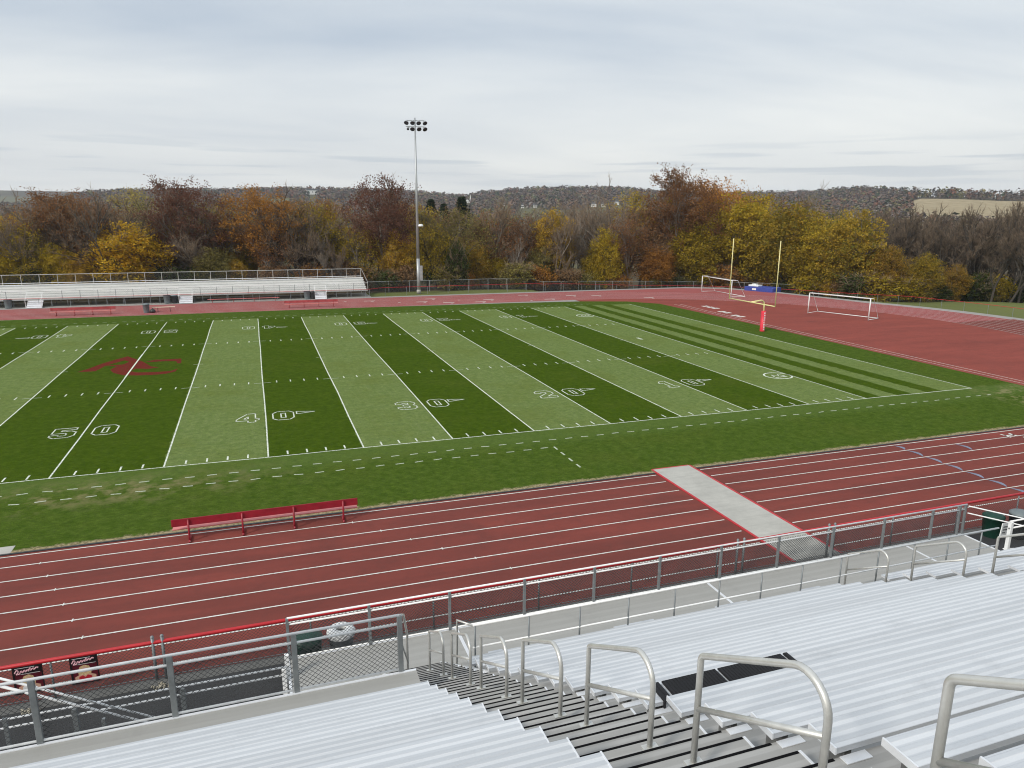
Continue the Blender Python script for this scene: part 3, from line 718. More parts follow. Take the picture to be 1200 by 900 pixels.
def bend(p0, corner, p1, r, n=6):
    p0, c, p1 = Vector(p0), Vector(corner), Vector(p1)
    a = (p0-c).normalized(); b_ = (p1-c).normalized(); th = a.angle(b_); d = r/math.tan(th/2)
    s, e = c+a*d, c+b_*d; bis = (a+b_).normalized(); ctr = c+bis*(r/math.sin(th/2)); out = []
    va, vb = s-ctr, e-ctr
    for i in range(n+1):
        t = i/n; v = va.slerp(vb, t) if va.length > 0 else va; out.append(ctr+v.normalized()*r)
    return out
def rail(xc, yf):
    yn = yf-1.21; zf = 2.2+(-21.98-yf)*.572; zn = 2.2+(-21.98-yn)*.572; h = .90
    top = [(xc, yf, zf), *[tuple(v) for v in bend((xc, yf, zf), (xc, yf, zf+h), (xc, yn, zn+h), .07)],
           *[tuple(v) for v in bend((xc, yf, zf+h), (xc, yn, zn+h), (xc, yn, zn), .20, 8)], (xc, yn, zn)]
    o = MB().tube(top, .0242, 14).build('handrail', 'pipe_alu', GS, True)
    MB().tube([(xc, yf, zf+.46), (xc, yn, zn+.46)], .0215, 12).build('mid_rail', 'pipe_alu', o, True).location = (0, 0, 0)
    for y, zz in ((yf, zf), (yn, zn)):
        MB().box(xc-.07, xc+.07, y-.03, y+.03, zz-.012, zz+.004).build('base_flange', 'pipe_alu', o).location = (0, 0, 0)
for yf in posts_far: rail(12.03, yf)
for yf in posts_far[:5]: rail(22.90, yf)
# walkway deck in front
WD = .90
MB().box(9.3, 31.3, -22.0, -18.66, WD-.06, WD).build('walkway_deck', 'deck_alu', GS)
MB().box(9.3, 31.3, -18.66, -18.60, WD-.30, WD+.015).build('deck_edge', 'edge_alu', GS)
MB().box(9.24, 9.3, -22.0, -18.6, WD-.30, WD+.015).build('deck_edge', 'edge_alu', GS)
MB().box(31.3, 31.36, -22.0, -18.6, WD-.30, WD+.015).build('deck_edge', 'edge_alu', GS)
for x in (13.48, 21.12, 28.76): MB().box(x-.04, x+.04, -22.0, -18.68, WD+.001, WD+.006).build('deck_joint', 'edge_alu', GS)
for k in range(9): MB().box(9.6+k*2.6, 9.75+k*2.6, -21.9, -18.8, -.01, WD-.07).build('support', 'under_alu', GS)
# wall below the first row and the raised left deck
MB().box(XB, XR, -22.05, -22.0, WD, Zf(-6)-.036).build('front_panel', 'deck_alu', GS)
MB().box(XB, XR, -22.36, -21.98, Zf(-6)-.06, Zf(-6)+.003).build('front_ledge', 'deck_alu', GS)
MB().box(XL, XA, -23.93, -23.88, 3.25, 3.63).build('left_fascia', 'edge_alu', GS)
MB().box(XA-.03, XA, -24.9, -23.9, .9, 3.6).build('end_panel', 'deck_alu', GS)
MB().box(XA-.03, XA+.0, -23.9, -20.0, .9, 1.6).build('stair_stringer', 'edge_alu', GS) if False else None
st = MB(); st.prism([(0, 0)], 0, 0) if False else None
# sloping stringers of the lower stair
for x in (XA-.035, XB+.005):
    mb = MB(); y0, y1 = -20.0, -23.9
    z0, z1 = .92, .92+(y0-y1)*.577
    mb.v += [(x, y0, z0-.1), (x, y1, z1-.1), (x, y1, z1+.12), (x, y0, z0+.05), (x+.03, y0, z0-.1), (x+.03, y1, z1-.1), (x+.03, y1, z1+.12), (x+.03, y0, z0+.05)]
    for f in ((0, 1, 2, 3), (7, 6, 5, 4), (0, 4, 5, 1), (1, 5, 6, 2), (2, 6, 7, 3), (3, 7, 4, 0)): mb.f.append(f); mb.m.append(0)
    mb.build('stringer', 'edge_alu', GS)
for k in range(8): MB().box(-8+k*2.6, -7.85+k*2.6, -24.3, -24.15, 0, 3.55).build('support', 'under_alu', GS)
MB().box(XL, XR, -45, -44.9, 0, 10).build('back_wall', 'under_alu', GS)
# front row pipe railing
mb = MB(); mb.tube([(12.86, -22.33, 3.27), (27.67, -22.33, 3.27)], .024, 10); fr_ = mb.build('front_railing', 'pipe_white', GS, True)
MB().tube([(12.86, -22.33, 2.76), (27.67, -22.33, 2.76)], .018, 10).build('mid_rail', 'pipe_white', fr_, True).location = (0, 0, 0)
for k in range(13):
    x = 12.91+1.18*k
    if x < 27.8: MB().tube([(x, -22.33, 2.2), (x, -22.33, 3.26)], .019, 10).build('post', 'pipe_grey', fr_, True).location = (0, 0, 0)
MB().tube([(12.86, -22.33, 3.27), (12.62, -22.0, 3.25), (12.62, -21.95, 2.2)], .022, 10).build('return_rail', 'pipe_alu', fr_, True).location = (0, 0, 0)

def guard(name, label, x0, x1, y, zb, zt, posts, pw=.035, ends=True, wsp=.095, wr=.0052, z_mesh=None):
    e = empty(name, (x0, y, zb), label, 'fence')
    MB().tube([(x0, y, zt), (x1, y, zt)], .024, 10).build('top_rail', 'pipe_white', e, True)
    MB().tube([(x0, y, zt-.17), (x1, y, zt-.17)], .022, 10).build('second_rail', 'pipe_white', e, True)
    MB().tube([(x0, y, zb+.05), (x1, y, zb+.05)], .020, 8).build('bottom_rail', 'pipe_white', e, True)
    wires(MB(), x0, x1, zb+.05, zt-.17, y+.035, wsp, wr).build('mesh', 'wire', e)
    for x in posts: MB().box(x-pw, x+pw, y-.032, y+.032, zb-.05, zt-.005).build('post', 'pipe_grey', e, bevel=.006)
    return e
guard('guard_fence', 'silver double railed chain link fence along front of walkway above the track', 9.3, 31.3, -18.64, WD, 2.01, [9.3+.0]+[11.25+2.06*k for k in range(10)]+[31.25, 31.0])
g2 = guard('guard_fence', 'closest chain link guard fence in front of raised left seating block', XL, 11.1, -23.87, 3.62, 4.72, [11.1, 9.34, 7.47, 5.6, 3.73, 1.86, 0, -1.9, -3.8, -5.7, -7.6], .045)
MB().tube([(11.1, -23.87, 4.72), (11.22, -23.6, 4.55), (11.36, -23.15, 3.85), (11.36, -23.12, 3.72), (11.36, -23.12, 2.55)], .022, 10).build('end_handrail', 'pipe_alu', g2, True)
MB().tube([(11.1, -23.87, 4.25), (11.36, -23.12, 3.3)], .018, 10).build('end_handrail', 'pipe_alu', g2, True)

# access ramp and stairs at the left end of the walkway
rp = empty('ramp_railing', (9.25, -19.35, 0), 'white double pipe railing on grey posts running left from the walkway landing', 'railing')
for zt in (1.25, 1.05): MB().tube([(-6, -19.45, zt), (9.22, -19.45, zt)], .024, 10).build('rail', 'pipe_white', rp, True)
for x in (9.15, 7.0, 4.9, 2.8, .7, -1.4): MB().box(x-.05, x+.05, -19.5, -19.4, 0, 1.22).build('post', 'pipe_white' if x > 9 else 'pipe_grey', rp, bevel=.008)
MB().box(9.18, 9.28, -19.4, -19.3, 0, 1.5).build('corner_post', 'pipe_white', rp, bevel=.008)
sr = empty('stair_unit', (2.5, -20.4, 0), 'aluminium stairs with white sloping rails behind the left fence', 'stairs')
for yy in (-20.0, -21.2):
    for dz in (0, -.17):
        A_ = ony(-60, 780, yy)+np.array([0, 0, dz]); B_ = ony(182, 841, yy)+np.array([0, 0, dz])
        A_, B_ = tuple(A_), tuple(B_)
        MB().tube([A_, B_], .023, 10).build('hand_rail', 'pipe_white', sr, True)
for k in range(9):
    x = 4.9-k*.42
    mb = MB(); mb.box(x-.2, x+.2, -21.15, -20.05, .2+k*.2, .23+k*.2); o = mb.build('tread', 'under_alu', sr)
for yy in (-20.0, -21.2):
    for k in range(4): MB().box(.4+k*1.7, .47+k*1.7, yy-.03, yy+.03, 0, 2.5-k*.43).build('post', 'pipe_grey', sr)

# right end: ramp rails beyond the walkway
rr = empty('ramp_railing', (31.5, -18.7, 0), 'pale pipe railings at the far right end of the walkway, beside green bins', 'railing')
for dz in (0, -.22): MB().tube([(29.6, -21.3, 2.75+dz), (38, -21.3, 2.75+dz)], .025, 10).build('rail', 'pipe_white', rr, True)
for x in (29.65, 32.0, 34.4): MB().box(x-.05, x+.05, -21.35, -21.25, .2, 2.73).build('post', 'pipe_white', rr, bevel=.008)
for dz in (0, -.25): MB().tube([(31.3, -18.7, 1.97+dz), (34.6, -21.2, 1.4+dz)], .02, 10).build('sloping_rail', 'pipe_white', rr, True)
for dz in (0, -.25): MB().tube([(31.4, -20.0, 1.0+dz), (36, -21.2, .9+dz)], .02, 10).build('sloping_rail', 'pipe_white', rr, True)
wires(MB(), 29.7, 38, .9, 2.5, -21.3, .085, .0026).build('mesh', 'wire', rr)
sg = MB().box(-.35, .35, -.01, .01, -.22, .22).build('notice_board', 'white_paint'); p_ = onz(1178, 621, 2.35); sg.location = p_; sg.rotation_euler = (0, math.radians(12), .3)
for k in range(3): 
    q_ = MB().box(-.24, .2-.1*k, -.016, -.011, .09-k*.09, .12-k*.09).build('text_line', 'bin_dark', sg)
tag(sg, 'small white notice board hanging at right end of the walkway railing', 'sign')

# bins behind the walkway fence
def wheel_bin(x, y, z, label, mat='bin_green', lid='bin_green', h=.95, r=.3, ring=False, group=None):
    e = empty('trash_can', (x, y, z), label, 'trash can', group, world=False)
    MB().lathe([(0, .0), (r*.82, .0), (r*.84, .03), (r, h-.06), (r*1.06, h-.05), (r*1.06, h), (r*.95, h), (r*.93, h-.1), (0, h-.35)], n=20).build('barrel', mat, e, True)
    if ring: MB().lathe([(r*1.16, -.03), (r*1.18, .06), (r*1.0, .13), (r*.5, .16), (r*.42, .12), (r*.42, .0), (r*1.1, -.02)], (0, 0, h), 24).build('lid', 'white_paint', e, True)
    else: MB().lathe([(r*1.08, .0), (r*1.08, .04), (r*.8, .10), (r*.3, .13), (0, .13)], (0, 0, h), 20).build('lid', lid, e, True)
    return e
wheel_bin(9.75, -18.1, 0, 'dark green trash can behind fence at left end of walkway', h=1.05, r=.36)
wheel_bin(10.6, -18.0, 0, 'trash can with round white lid beside the dark green one', 'bin_grey', ring=True, h=.98, r=.31)
p_ = onz(1172, 600, 1.0); wheel_bin(p_[0], p_[1]+.2, -.1, 'green lidded bin at right end of the walkway', h=.85, r=.34)
p_ = onz(1192, 600, 1.0); wheel_bin(p_[0]+.2, p_[1], 0, 'black bin with grey lid right of the green bin', 'bin_dark', 'bin_grey', h=.9, r=.34)

# black rubber mats on one bench
mats_x = [(13.02, 13.70), (13.745, 14.60), (14.64, 14.78)]
labs = ['black rubber mat folded over bench end beside the stair aisle', 'long black ribbed rubber mat on bench, between two other mats', 'short end piece of black mat farthest from the aisle']
y0 = Yf(5)+.015; zt = Zs(5)+.008
lbls = [(12.93, 12.99, labs[0]), (13.03, 13.71, 'first long black rubber mat on bench right of the stair aisle'), (13.745, 14.60, 'second long black rubber mat on bench, farther from stair aisle'), (14.635, 14.69, 'short black mat piece at far end of the row of mats')]
for a, b_, lb in lbls:
    mb = MB(); mb.box(a, b_, y0-.30, y0, zt, zt+.018)
    if a < 13: mb.v.clear(); mb.f.clear(); mb.m.clear(); mb.box(a-.02, b_+.0, y0-.30, y0, zt, zt+.018); mb.box(a-.04, a-.02, y0-.30, y0, zt-.14, zt+.018)
    for k in range(int((b_-a)/.04)): mb.box(a+.01+k*.04, a+.022+k*.04, y0-.295, y0-.005, zt+.018, zt+.023)
    o = mb.build('rubber_mat', 'rubber_mat'); tag(o, lb, 'mat', 'black mats laid along one bench')

# posters tied to the fence
def poster(xa, xb, label, hair_dark, dy=0):
    w_, h = xb-xa, .72; y = FY-.05
    e = empty('poster', (xa, y, .3), label, 'poster', world=False)
    MB().box(0, w_, -.004, .004, 0, h).build('panel', 'poster_black', e)
    MB().box(.05, w_-.03, -.007, -.005, .04, h-.19).build('backdrop', 'poster_maroon', e)
    mb = MB()      # slanting script lettering drawn as a looping brush stroke
    pts = [(.05, .58), (.10, .66), (.13, .60), (.08, .54), (.15, .55), (.18, .62), (.21, .57), (.25, .63), (.27, .58), (.31, .63), (.33, .59), (.36, .67), (.37, .60), (.42, .65), (.44, .61), (.49, .66), (.52, .64)]
    for i in range(len(pts)-1):
        a, b_ = pts[i], pts[i+1]; s = w_/.6
        mb.tube([(a[0]*s, -.010, a[1]), (b_[0]*s, -.010, b_[1])], .017, 6)
    mb.build('lettering', 'poster_pink', e)
    mb = MB()
    for k in range(2): mb.box(.06+.03*k, w_*.75+.1*k, -.012, -.010, .685-k*.16, .695-k*.16)
    mb.build('lettering', 'poster_white', e)
    cx = w_*.50
    def disc(cx, cz, rx, rz, y, n=18): return [(cx+rx*math.cos(2*math.pi*i/n), cz+rz*math.sin(2*math.pi*i/n)) for i in range(n)]
    MB().prism([(cx-.13, .18), (cx-.145, .34), (cx-.10, .46), (cx, .50), (cx+.10, .46), (cx+.14, .34), (cx+.12, .18)], -.011, -.008).build('hair', 'poster_hair', e)
    MB().prism(disc(cx, .375, .062, .085, 0), -.015, -.012).build('face', 'poster_skin', e)
    MB().prism([(cx-.22, .08), (cx-.22, .2), (cx-.1, .26), (cx, .22), (cx+.1, .26), (cx+.23, .2), (cx+.23, .08)], -.0145, -.0118).build('shoulders', 'poster_skin', e)
    MB().prism([(cx-.15, .04), (cx-.13, .2), (cx-.05, .23), (cx, .17), (cx+.05, .23), (cx+.13, .2), (cx+.15, .04)], -.018, -.015).build('jersey', 'poster_red' if not hair_dark else 'poster_white', e)
    MB().box(cx-.09, cx+.09, -.021, -.0185, .07, .10).build('jersey_letters', 'poster_white' if not hair_dark else 'poster_red', e)
    MB().prism(disc(cx-.025, .385, .009, .006, 0, 8), -.017, -.0155).build('eye', 'poster_black', e)
    MB().prism(disc(cx+.025, .385, .009, .006, 0, 8), -.017, -.0155).build('eye', 'poster_black', e)
    MB().prism(disc(cx, .333, .022, .007, 0, 8), -.017, -.0155).build('mouth', 'poster_red', e)
poster(3.12, 3.74, 'black poster of player with pink script heading, left of the two on fence', True)
poster(4.30, 4.90, 'black poster of blond player in red jersey with pink script heading, right one', False)

# ------------------------------------------------------------------ team benches
def bench(x0, x1, y, label, back=True, col='red_bench', seatm='pink_lit_seat', flip=1, h=.45, legs=4, name='team_bench'):
    e = empty(name, (x0, y, 0), label, 'bench')
    sy = 1*flip
    MB().box(x0, x1, y+.02*sy if sy > 0 else y-.30, y+.30 if sy > 0 else y-.02, h-.045, h).build('seat', seatm, e, bevel=.008)
    if back: MB().box(x0, x1, y-.11 if sy > 0 else y+.08, y-.08 if sy > 0 else y+.11, h+.14, h+.42).build('backrest', col, e, bevel=.008)
    for k in range(legs):
        x = x0+.55+(x1-x0-1.1)*k/(legs-1)
        mb = MB(); c = y-.14*sy
        if back:
            mb.tube([(x, c, 0.03), (x, c, h*.6), (x, c-.0, h+.38)], .034, 8)
            mb.tube([(x, c-.12*sy, .03), (x, y+.36*sy, .03)], .038, 8)
            mb.tube([(x, c, h-.07), (x, y+.28*sy, h-.07)], .025, 8)
        else:
            mb.tube([(x, y+.16*sy, 0), (x, y+.16*sy, h-.05)], .03, 8); mb.tube([(x, y, .02), (x, y+.32*sy, .02)], .025, 8)
        mb.build('leg', col, e, True)
    return e
bench(5.75, 12.25, -8.62, 'long red team bench with backrest between near track lanes and field grass')
bench(-12.6, -6.1, 57.6, 'long pinkish red bench with backrest on far track left of the trash can', flip=-1, col='far_red')
bench(12.3, 18.7, 57.5, 'long pinkish red bench with backrest on far track right of the trash can', flip=-1, col='far_red')
bench(3.2, 12.0, 65.6, 'long pink topped bench in front of the far bleachers', flip=-1, back=False)
bench(-2.35, .05, 57.9, 'short cream topped bench beside trash can on far track', back=False, col='bin_dark', seatm='cream', legs=2, h=.55)
wheel_bin(-2.95, 57.6, 0, 'grey trash can beside short cream bench on far track', 'bin_grey', 'bin_grey', h=.95, r=.36)
mb = MB(); mb.lathe([(0, 0), (.28, .03), (.33, .15), (.25, .32), (.1, .42), (.05, .5), (0, .5)], n=12); bg_ = mb.build('trash_bag', 'bin_dark', smooth=True); bg_.location = (-2.3, 57.5, 0)
tag(bg_, 'black trash bag on ground between trash can and cream bench', 'bag')

# ------------------------------------------------------------------ far bleachers
FB = empty('far_bleachers', (2, 68, 0), 'low white aluminium bleachers with rear rail on far side of field', 'bleachers')
fx0, fx1 = -34.0, 23.8; y0 = 67.7
stairs_x = [(-16.95, -15.3), (-.15, 1.4), (16.6, 18.1)]
for n in range(5):
    ya = y0+.55+n*.62; zf_ = .85+n*.26
    MB().box(fx0, fx1, ya-.02, ya+.62, zf_-.04, zf_).build('footboard', 'house_white', FB)
    o = MB().box(fx0, fx1, ya+.30, ya+.56, zf_+.36, zf_+.44).build('seat_board', 'house_white', FB)
    o = MB().box(fx0, fx1, ya+.57, ya+.60, zf_+.01, zf_+.25).build('riser', 'house_white', FB)
MB().box(fx0, fx1, y0-.9, y0+.55, .80, .85).build('front_walk', 'deck_alu', FB)
MB().box(fx0, fx1, y0+.50, y0+.53, .86, 1.05).build('riser', 'house_white', FB)
yb = y0+.55+5*.62
MB().box(fx0, fx1, yb, yb+.05, 2.0, 2.28).build('back_panel', 'edge_alu', FB)
MB().tube([(fx0, yb, 2.5), (fx1-.2, yb, 2.5)], .035, 8).build('back_rail', 'pipe_white', FB)
MB().tube([(fx0, yb, 3.55), (fx1-.2, yb, 3.55), (fx1, y0-.5, 2.15), (fx1, y0-.9, 1.9), (fx1, y0-.9, .85)], .032, 8).build('back_rail', 'pipe_alu', FB)
wires(MB(), fx0, fx1, 2.5, 3.55, yb, .20, .006).build('mesh', 'wire', FB)
x = fx1-.3
while x > fx0:
    MB().tube([(x, yb, 0), (x, yb, 3.54)], .03, 6).build('back_post', 'pipe_alu', FB); 
    MB().box(x-.04, x+.04, y0-.75, y0-.68, 0, .8).build('leg', 'pipe_grey', FB)
    mb = MB(); mb.tube([(x, y0-.7, .1), (x, yb-.3, 1.9)], .03, 6); mb.tube([(x, y0+1.5, 0), (x, y0+1.5, 1.2)], .03, 6); mb.build('brace', 'pipe_grey', FB)
    x -= 2.0
x = fx1
while x > fx0:
    if not any(a-.2 < x < b_+.2 for a, b_ in stairs_x): MB().tube([(x, y0-.88, .82), (x, y0-.88, 1.92)], .03, 6).build('front_post', 'pipe_grey', FB)
    x -= 1.95
xs = [fx0]+[v for s in stairs_x for v in s]+[fx1]
for i in range(0, len(xs), 2):
    MB().tube([(xs[i], y0-.88, 1.92), (xs[i+1], y0-.88, 1.92)], .022, 8).build('front_rail', 'pipe_white', FB)
    wires(MB(), xs[i], xs[i+1], .85, 1.9, y0-.88, .25, .004).build('mesh', 'wire', FB)
for a, b_ in stairs_x:
    for k in range(4):
        MB().box(a, b_, y0-.9-.28*(k+1), y0-.9-.28*k, .85-.2*(k+1)-.03, .85-.2*(k+1)).build('stair_tread', 'edge_alu', FB)
        MB().box(a, b_, y0-.92-.28*(k+0), y0-.90-.28*(k+0), .85-.2*(k+1)+.0, .85-.2*k-.05).build('stair_riser', 'edge_alu', FB)
    for x in (a, b_):
        MB().tube([(x, y0-2.0, .05), (x, y0-2.0, .95), (x, y0-.9, 1.75), (x, y0-.9, .85)], .025, 6).build('stair_rail', 'pipe_white', FB)
for x, lb in ((-18.9, 'pair of dark bins under left part of far bleachers, left of stairs'), (-1.6, 'dark grey bin under far bleachers left of the middle stairs'), (15.6, 'dark green bin under far bleachers left of the right stairs')):
    wheel_bin(x, y0-1.25, 0, lb.replace('pair of dark bins', 'dark bin'), 'bin_grey', 'bin_dark', h=.95, r=.42)
wheel_bin(-.75, y0-1.3, 0, 'blackish bin touching left side of middle far stairs', 'bin_dark', 'bin_grey', h=.95, r=.36)
wheel_bin(16.35, y0-1.3, 0, 'grey bin touching left side of right far stairs', 'bin_dark', 'bin_dark', h=.9, r=.33)

# far track fence with red rail, curving round the bend
path = [(-34, 66.2+.1), (60, 66.3+.9), (70, 67.2), (78, 66.0), (84, 61.5), (88, 54), (90.6, 46), (92.3, 38), (93.2, 28), (93.4, 20), (92.5, 10), (90, 0), (86, -8)]
path = [(-34, 66.35), (24, 66.35), (26, 68.0), (60, 68.0), (70, 68.3), (78, 66.8), (84.5, 62.5), (88.6, 55), (91.2, 46), (92.8, 38), (93.6, 28), (93.8, 20), (92.5, 10), (90, 0), (86, -8)]
e = empty('track_fence', (30, 67, 0), 'chain link fence with thin red top rail around far side and far bend of track', 'fence')
seglen = [0]
for i in range(len(path)-1): seglen.append(seglen[-1]+math.dist(path[i], path[i+1]))
def pth(s):
    s = max(0, min(s, seglen[-1]-1e-6))
    for i in range(len(path)-1):
        if s <= seglen[i+1]:
            t = (s-seglen[i])/(seglen[i+1]-seglen[i]); return (path[i][0]+(path[i+1][0]-path[i][0])*t, path[i][1]+(path[i+1][1]-path[i][1])*t)
SP = [pth(i*1.0) for i in range(int(seglen[-1])+1)]
gz = lambda x, y: float(terr(x, y))+.05
MB().tube([(x, y, gz(x, y)+1.08) for x, y in SP], .028, 6).build('top_rail', 'red_rail', e)
def fn(s, zz, o): x, y = pth(s); return (x, y+o, gz(x, y)+zz)
s_ = 0
while s_ < seglen[-1]:
    x, y = pth(s_); MB().tube([(x, y, gz(x, y)-.1), (x, y, gz(x, y)+1.08)], .025, 6).build('post', 'pipe_grey', e); s_ += 3.05
mb = MB()
for i in range(int(seglen[-1]/2.0)):
    wires(mb, i*2.0, i*2.0+2.0, 0.03, 1.05, 0, .22, .0035, fn)
mb.build('mesh', 'wire', e)
# taller boundary fence behind it
path = [(24.5, 71.6), (40, 71.6), (70, 71.8), (84, 71.5), (90.5, 68), (93.5, 59), (96.5, 52), (99.5, 48)]
seglen = [0]
for i in range(len(path)-1): seglen.append(seglen[-1]+math.dist(path[i], path[i+1]))
e = empty('boundary_fence', (60, 72, 0), 'tall grey chain link boundary fence in front of the trees, right of far bleachers', 'fence')
SP = [pth(i*1.5) for i in range(int(seglen[-1]/1.5)+1)]
hB = 1.6
MB().tube([(x, y, gz(x, y)+hB) for x, y in SP], .028, 6).build('top_rail', 'galv', e)
s_ = 0
while s_ < seglen[-1]:
    x, y = pth(s_); MB().tube([(x, y, gz(x, y)-.1), (x, y, gz(x, y)+hB)], .032, 6).build('post', 'galv', e); s_ += 3.05
mb = MB()
for i in range(int(seglen[-1]/2.0)): wires(mb, i*2.0, i*2.0+2.0, 0.03, hB, 0, .20, .009, fn)
mb.build('mesh', 'wire', e)

# ------------------------------------------------------------------ floodlight pole
PX, PY = 31.4, 68.8
e = empty('floodlight_pole', (PX, PY, 0), 'very tall grey metal floodlight pole with two rows of lamps by far track', 'floodlight')
MB().tube([(PX, PY, 0), (PX, PY, 5.0)], .26, 14, r1=.24).build('base_sleeve', 'galv', e, True)
MB().tube([(PX, PY, 0.0), (PX, PY, .55)], .30, 14).build('footing', 'concrete', e, True)
MB().tube([(PX, PY, 4.9), (PX, PY, 24.1)], .225, 14, r1=.10).build('pole', 'galv', e, True)
MB().box(PX+.20, PX+.55, PY-.35, PY-.05, 1.9, 4.0).build('control_box', 'lamp_silver', e, bevel=.02)
MB().lathe([(0, .25), (.28, .2), (.36, .05), (.38, -.05), (.3, -.1)], (PX+.45, PY-.2, 9.6), 14).build('camera_dome', 'white_paint', e, True)
MB().box(PX+.1, PX+.5, PY-.25, PY-.15, 9.75, 9.85).build('dome_arm', 'lamp_silver', e)
cr = Vector((math.cos(-.18), math.sin(-.18), 0)); fwd = Vector((-.18, -1, 0)).normalized()
for row, (zc, offs) in enumerate(((23.75, (-1.15, -.32, .5, 1.35)), (22.95, (-.95, -.35, .55, 1.35)))):
    c0 = Vector((PX, PY, zc))
    MB().tube([tuple(c0-cr*1.25), tuple(c0+cr*1.3)], .05, 8).build('crossarm', 'galv', e)
    for k, o_ in enumerate(offs):
        c = c0+cr*o_+Vector((0, 0, -.28)); ax = (fwd*1.0+cr*(o_*.35)+Vector((0, 0, -1.1))).normalized()
        rr_ = .33 if not (row == 1 and k == 0) else .18
        mb = MB(); mb.lathe([(.10, -.30), (.16, -.28), (rr_*.8, -.12), (rr_, .08), (rr_, .12)], n=16)
        mb.mi = 0; o = mb.build('lamp_head', 'lamp_silver', e, True)
        lens = MB().lathe([(rr_*.96, .10), (rr_*.7, .135), (0, .15)], n=16).build('lens', 'lamp_dark', o, True); lens.location = (0, 0, 0)
        qn = ax.to_track_quat('Z', 'Y'); o.rotation_mode = 'QUATERNION'; o.rotation_quaternion = qn; o.location = c-Vector((PX, PY, 0))
        MB().box(-.05, .05, -.05, .05, -.42, -.28).build('yoke', 'galv', o).location = (0, 0, 0)

# ------------------------------------------------------------------ goalpost
gx, gy = 57.05, 24.9
e = empty('goalpost', (gx, gy, 0), 'yellow football goalpost with red padded base at end of field', 'goalpost')
ybar0, ybar1, xb = 20.9, 28.0, 55.1
cy_ = (ybar0+ybar1)/2
pts = [(gx, gy, 1.9)]+[tuple(v) for v in bend((gx, gy, 1.9), (gx, gy, 3.18), (xb, cy_, 3.05), .55, 8)]+[(xb, cy_, 3.05)]
MB().tube(pts, .075, 12).build('gooseneck', 'goal_yellow', e, True)
MB().tube([(xb, ybar0, 3.05), (xb, ybar1, 3.05)], .052, 10).build('crossbar', 'goal_yellow', e, True)
for yy in (ybar0, ybar1):
    MB().tube([(xb, yy, 3.0), (xb, yy, 9.1)], .042, 10).build('upright', 'goal_yellow', e, True)
MB().tube([(gx, gy, 0), (gx, gy, .05), (gx, gy, 2.05)], .24, 18).build('pad', 'pad_red', e, True)
mb = MB()
vdir = Vector((CAM[0]-gx, CAM[1]-gy, 0)).normalized(); side = Vector((-vdir.y, vdir.x, 0))
for k in range(8):
    zc = 1.86-k*.235; a0 = math.atan2(vdir.y, vdir.x)+.62
    for (du, z0, z1) in ((-.22, -.08, .08), (.22, -.08, .08), (0, .0, .045) if k % 2 else (0, -.08, -.03), (0, .05, .08)):
        a1, a2 = a0+du-.10, a0+du+.10; r = .248
        if du == 0: a1, a2 = a0-.15, a0+.15
        mb.quad((gx+r*math.cos(a1), gy+r*math.sin(a1), zc+z0), (gx+r*math.cos(a2), gy+r*math.sin(a2), zc+z0), (gx+r*math.cos(a2), gy+r*math.sin(a2), zc+z1), (gx+r*math.cos(a1), gy+r*math.sin(a1), zc+z1))
mb.build('pad_lettering', 'white_paint', e)

# ------------------------------------------------------------------ soccer goals
def soccer(p0, p1, depth, label, topd=.9, H=2.36):
    p0, p1 = Vector((*p0, 0)), Vector((*p1, 0)); d = (p1-p0).normalized(); n = Vector((d.y, -d.x, 0))
    if n.x < 0: n = -n
    e = empty('soccer_goal', tuple(p0), label, 'soccer goal')
    up = Vector((0, 0, H))
    MB().tube([p0, p0+up], .06, 10).build('post', 'white_paint', e, True); MB().tube([p1, p1+up], .06, 10).build('post', 'white_paint', e, True)
    MB().tube([p0+up, p1+up], .06, 10).build('crossbar', 'white_paint', e, True)
    for p in (p0, p1):
        MB().tube([p+up, p+up+n*topd, p+n*depth+Vector((0, 0, .05)), p+Vector((0, 0, .05))], .035, 8).build('side_frame', 'white_paint', e, True)
    MB().tube([p0+n*depth+Vector((0, 0, .05)), p1+n*depth+Vector((0, 0, .05))], .04, 8).build('rear_bar', 'white_paint', e, True)
    MB().tube([p0+up+n*topd, p1+up+n*topd], .012, 6).build('top_cord', 'net', e, True)
    return e
soccer((73.0, 59.6), (72.6, 51.7), 2.3, 'white soccer goal farther from camera, on red track beside blue mat')
soccer((71.25, 34.7), (73.6, 27.8), 2.3, 'white soccer goal nearer camera, standing alone on red apron', .7, 2.42)
# landing mat
a = onz(872, 341.5, -.2); b_ = onz(905, 344.5, -.2)
e = empty('high_jump_mat', (a[0], a[1], 0), 'thick blue high jump landing mat on gravel behind the far soccer goal', 'landing mat')
d = Vector((b_[0]-a[0], b_[1]-a[1], 0)); Lm = d.length; d.normalize(); n = Vector((-d.y, d.x, 0))
if n.x < 0: n = -n
mb = MB(); A_ = Vector((a[0], a[1], -.25))
def obox(mb, o, d, n, l0, l1, w0, w1, z0, z1):
    i = len(mb.v)
    for zz in (z0, z1):
        for (l, w_) in ((l0, w0), (l1, w0), (l1, w1), (l0, w1)):
            p = o+d*l+n*w_; mb.v.append((p.x, p.y, zz))
    for f in ((0, 3, 2, 1), (4, 5, 6, 7), (0, 1, 5, 4), (1, 2, 6, 5), (2, 3, 7, 6), (3, 0, 4, 7)): mb.f.append(tuple(i+k for k in f)); mb.m.append(0)
obox(mb, A_, d, n, 0, Lm, 0, 2.6, -.2, .62); mb.build('mat_body', 'blue_mat', e, bevel=.05)
mb = MB(); obox(mb, A_, d, n, .3, Lm*.42, .6, 1.8, .625, .85); obox(mb, A_, d, n, Lm*.15, Lm*.3, .9, 1.6, .85, 1.0); mb.build('cover', 'white_paint', e, bevel=.06)
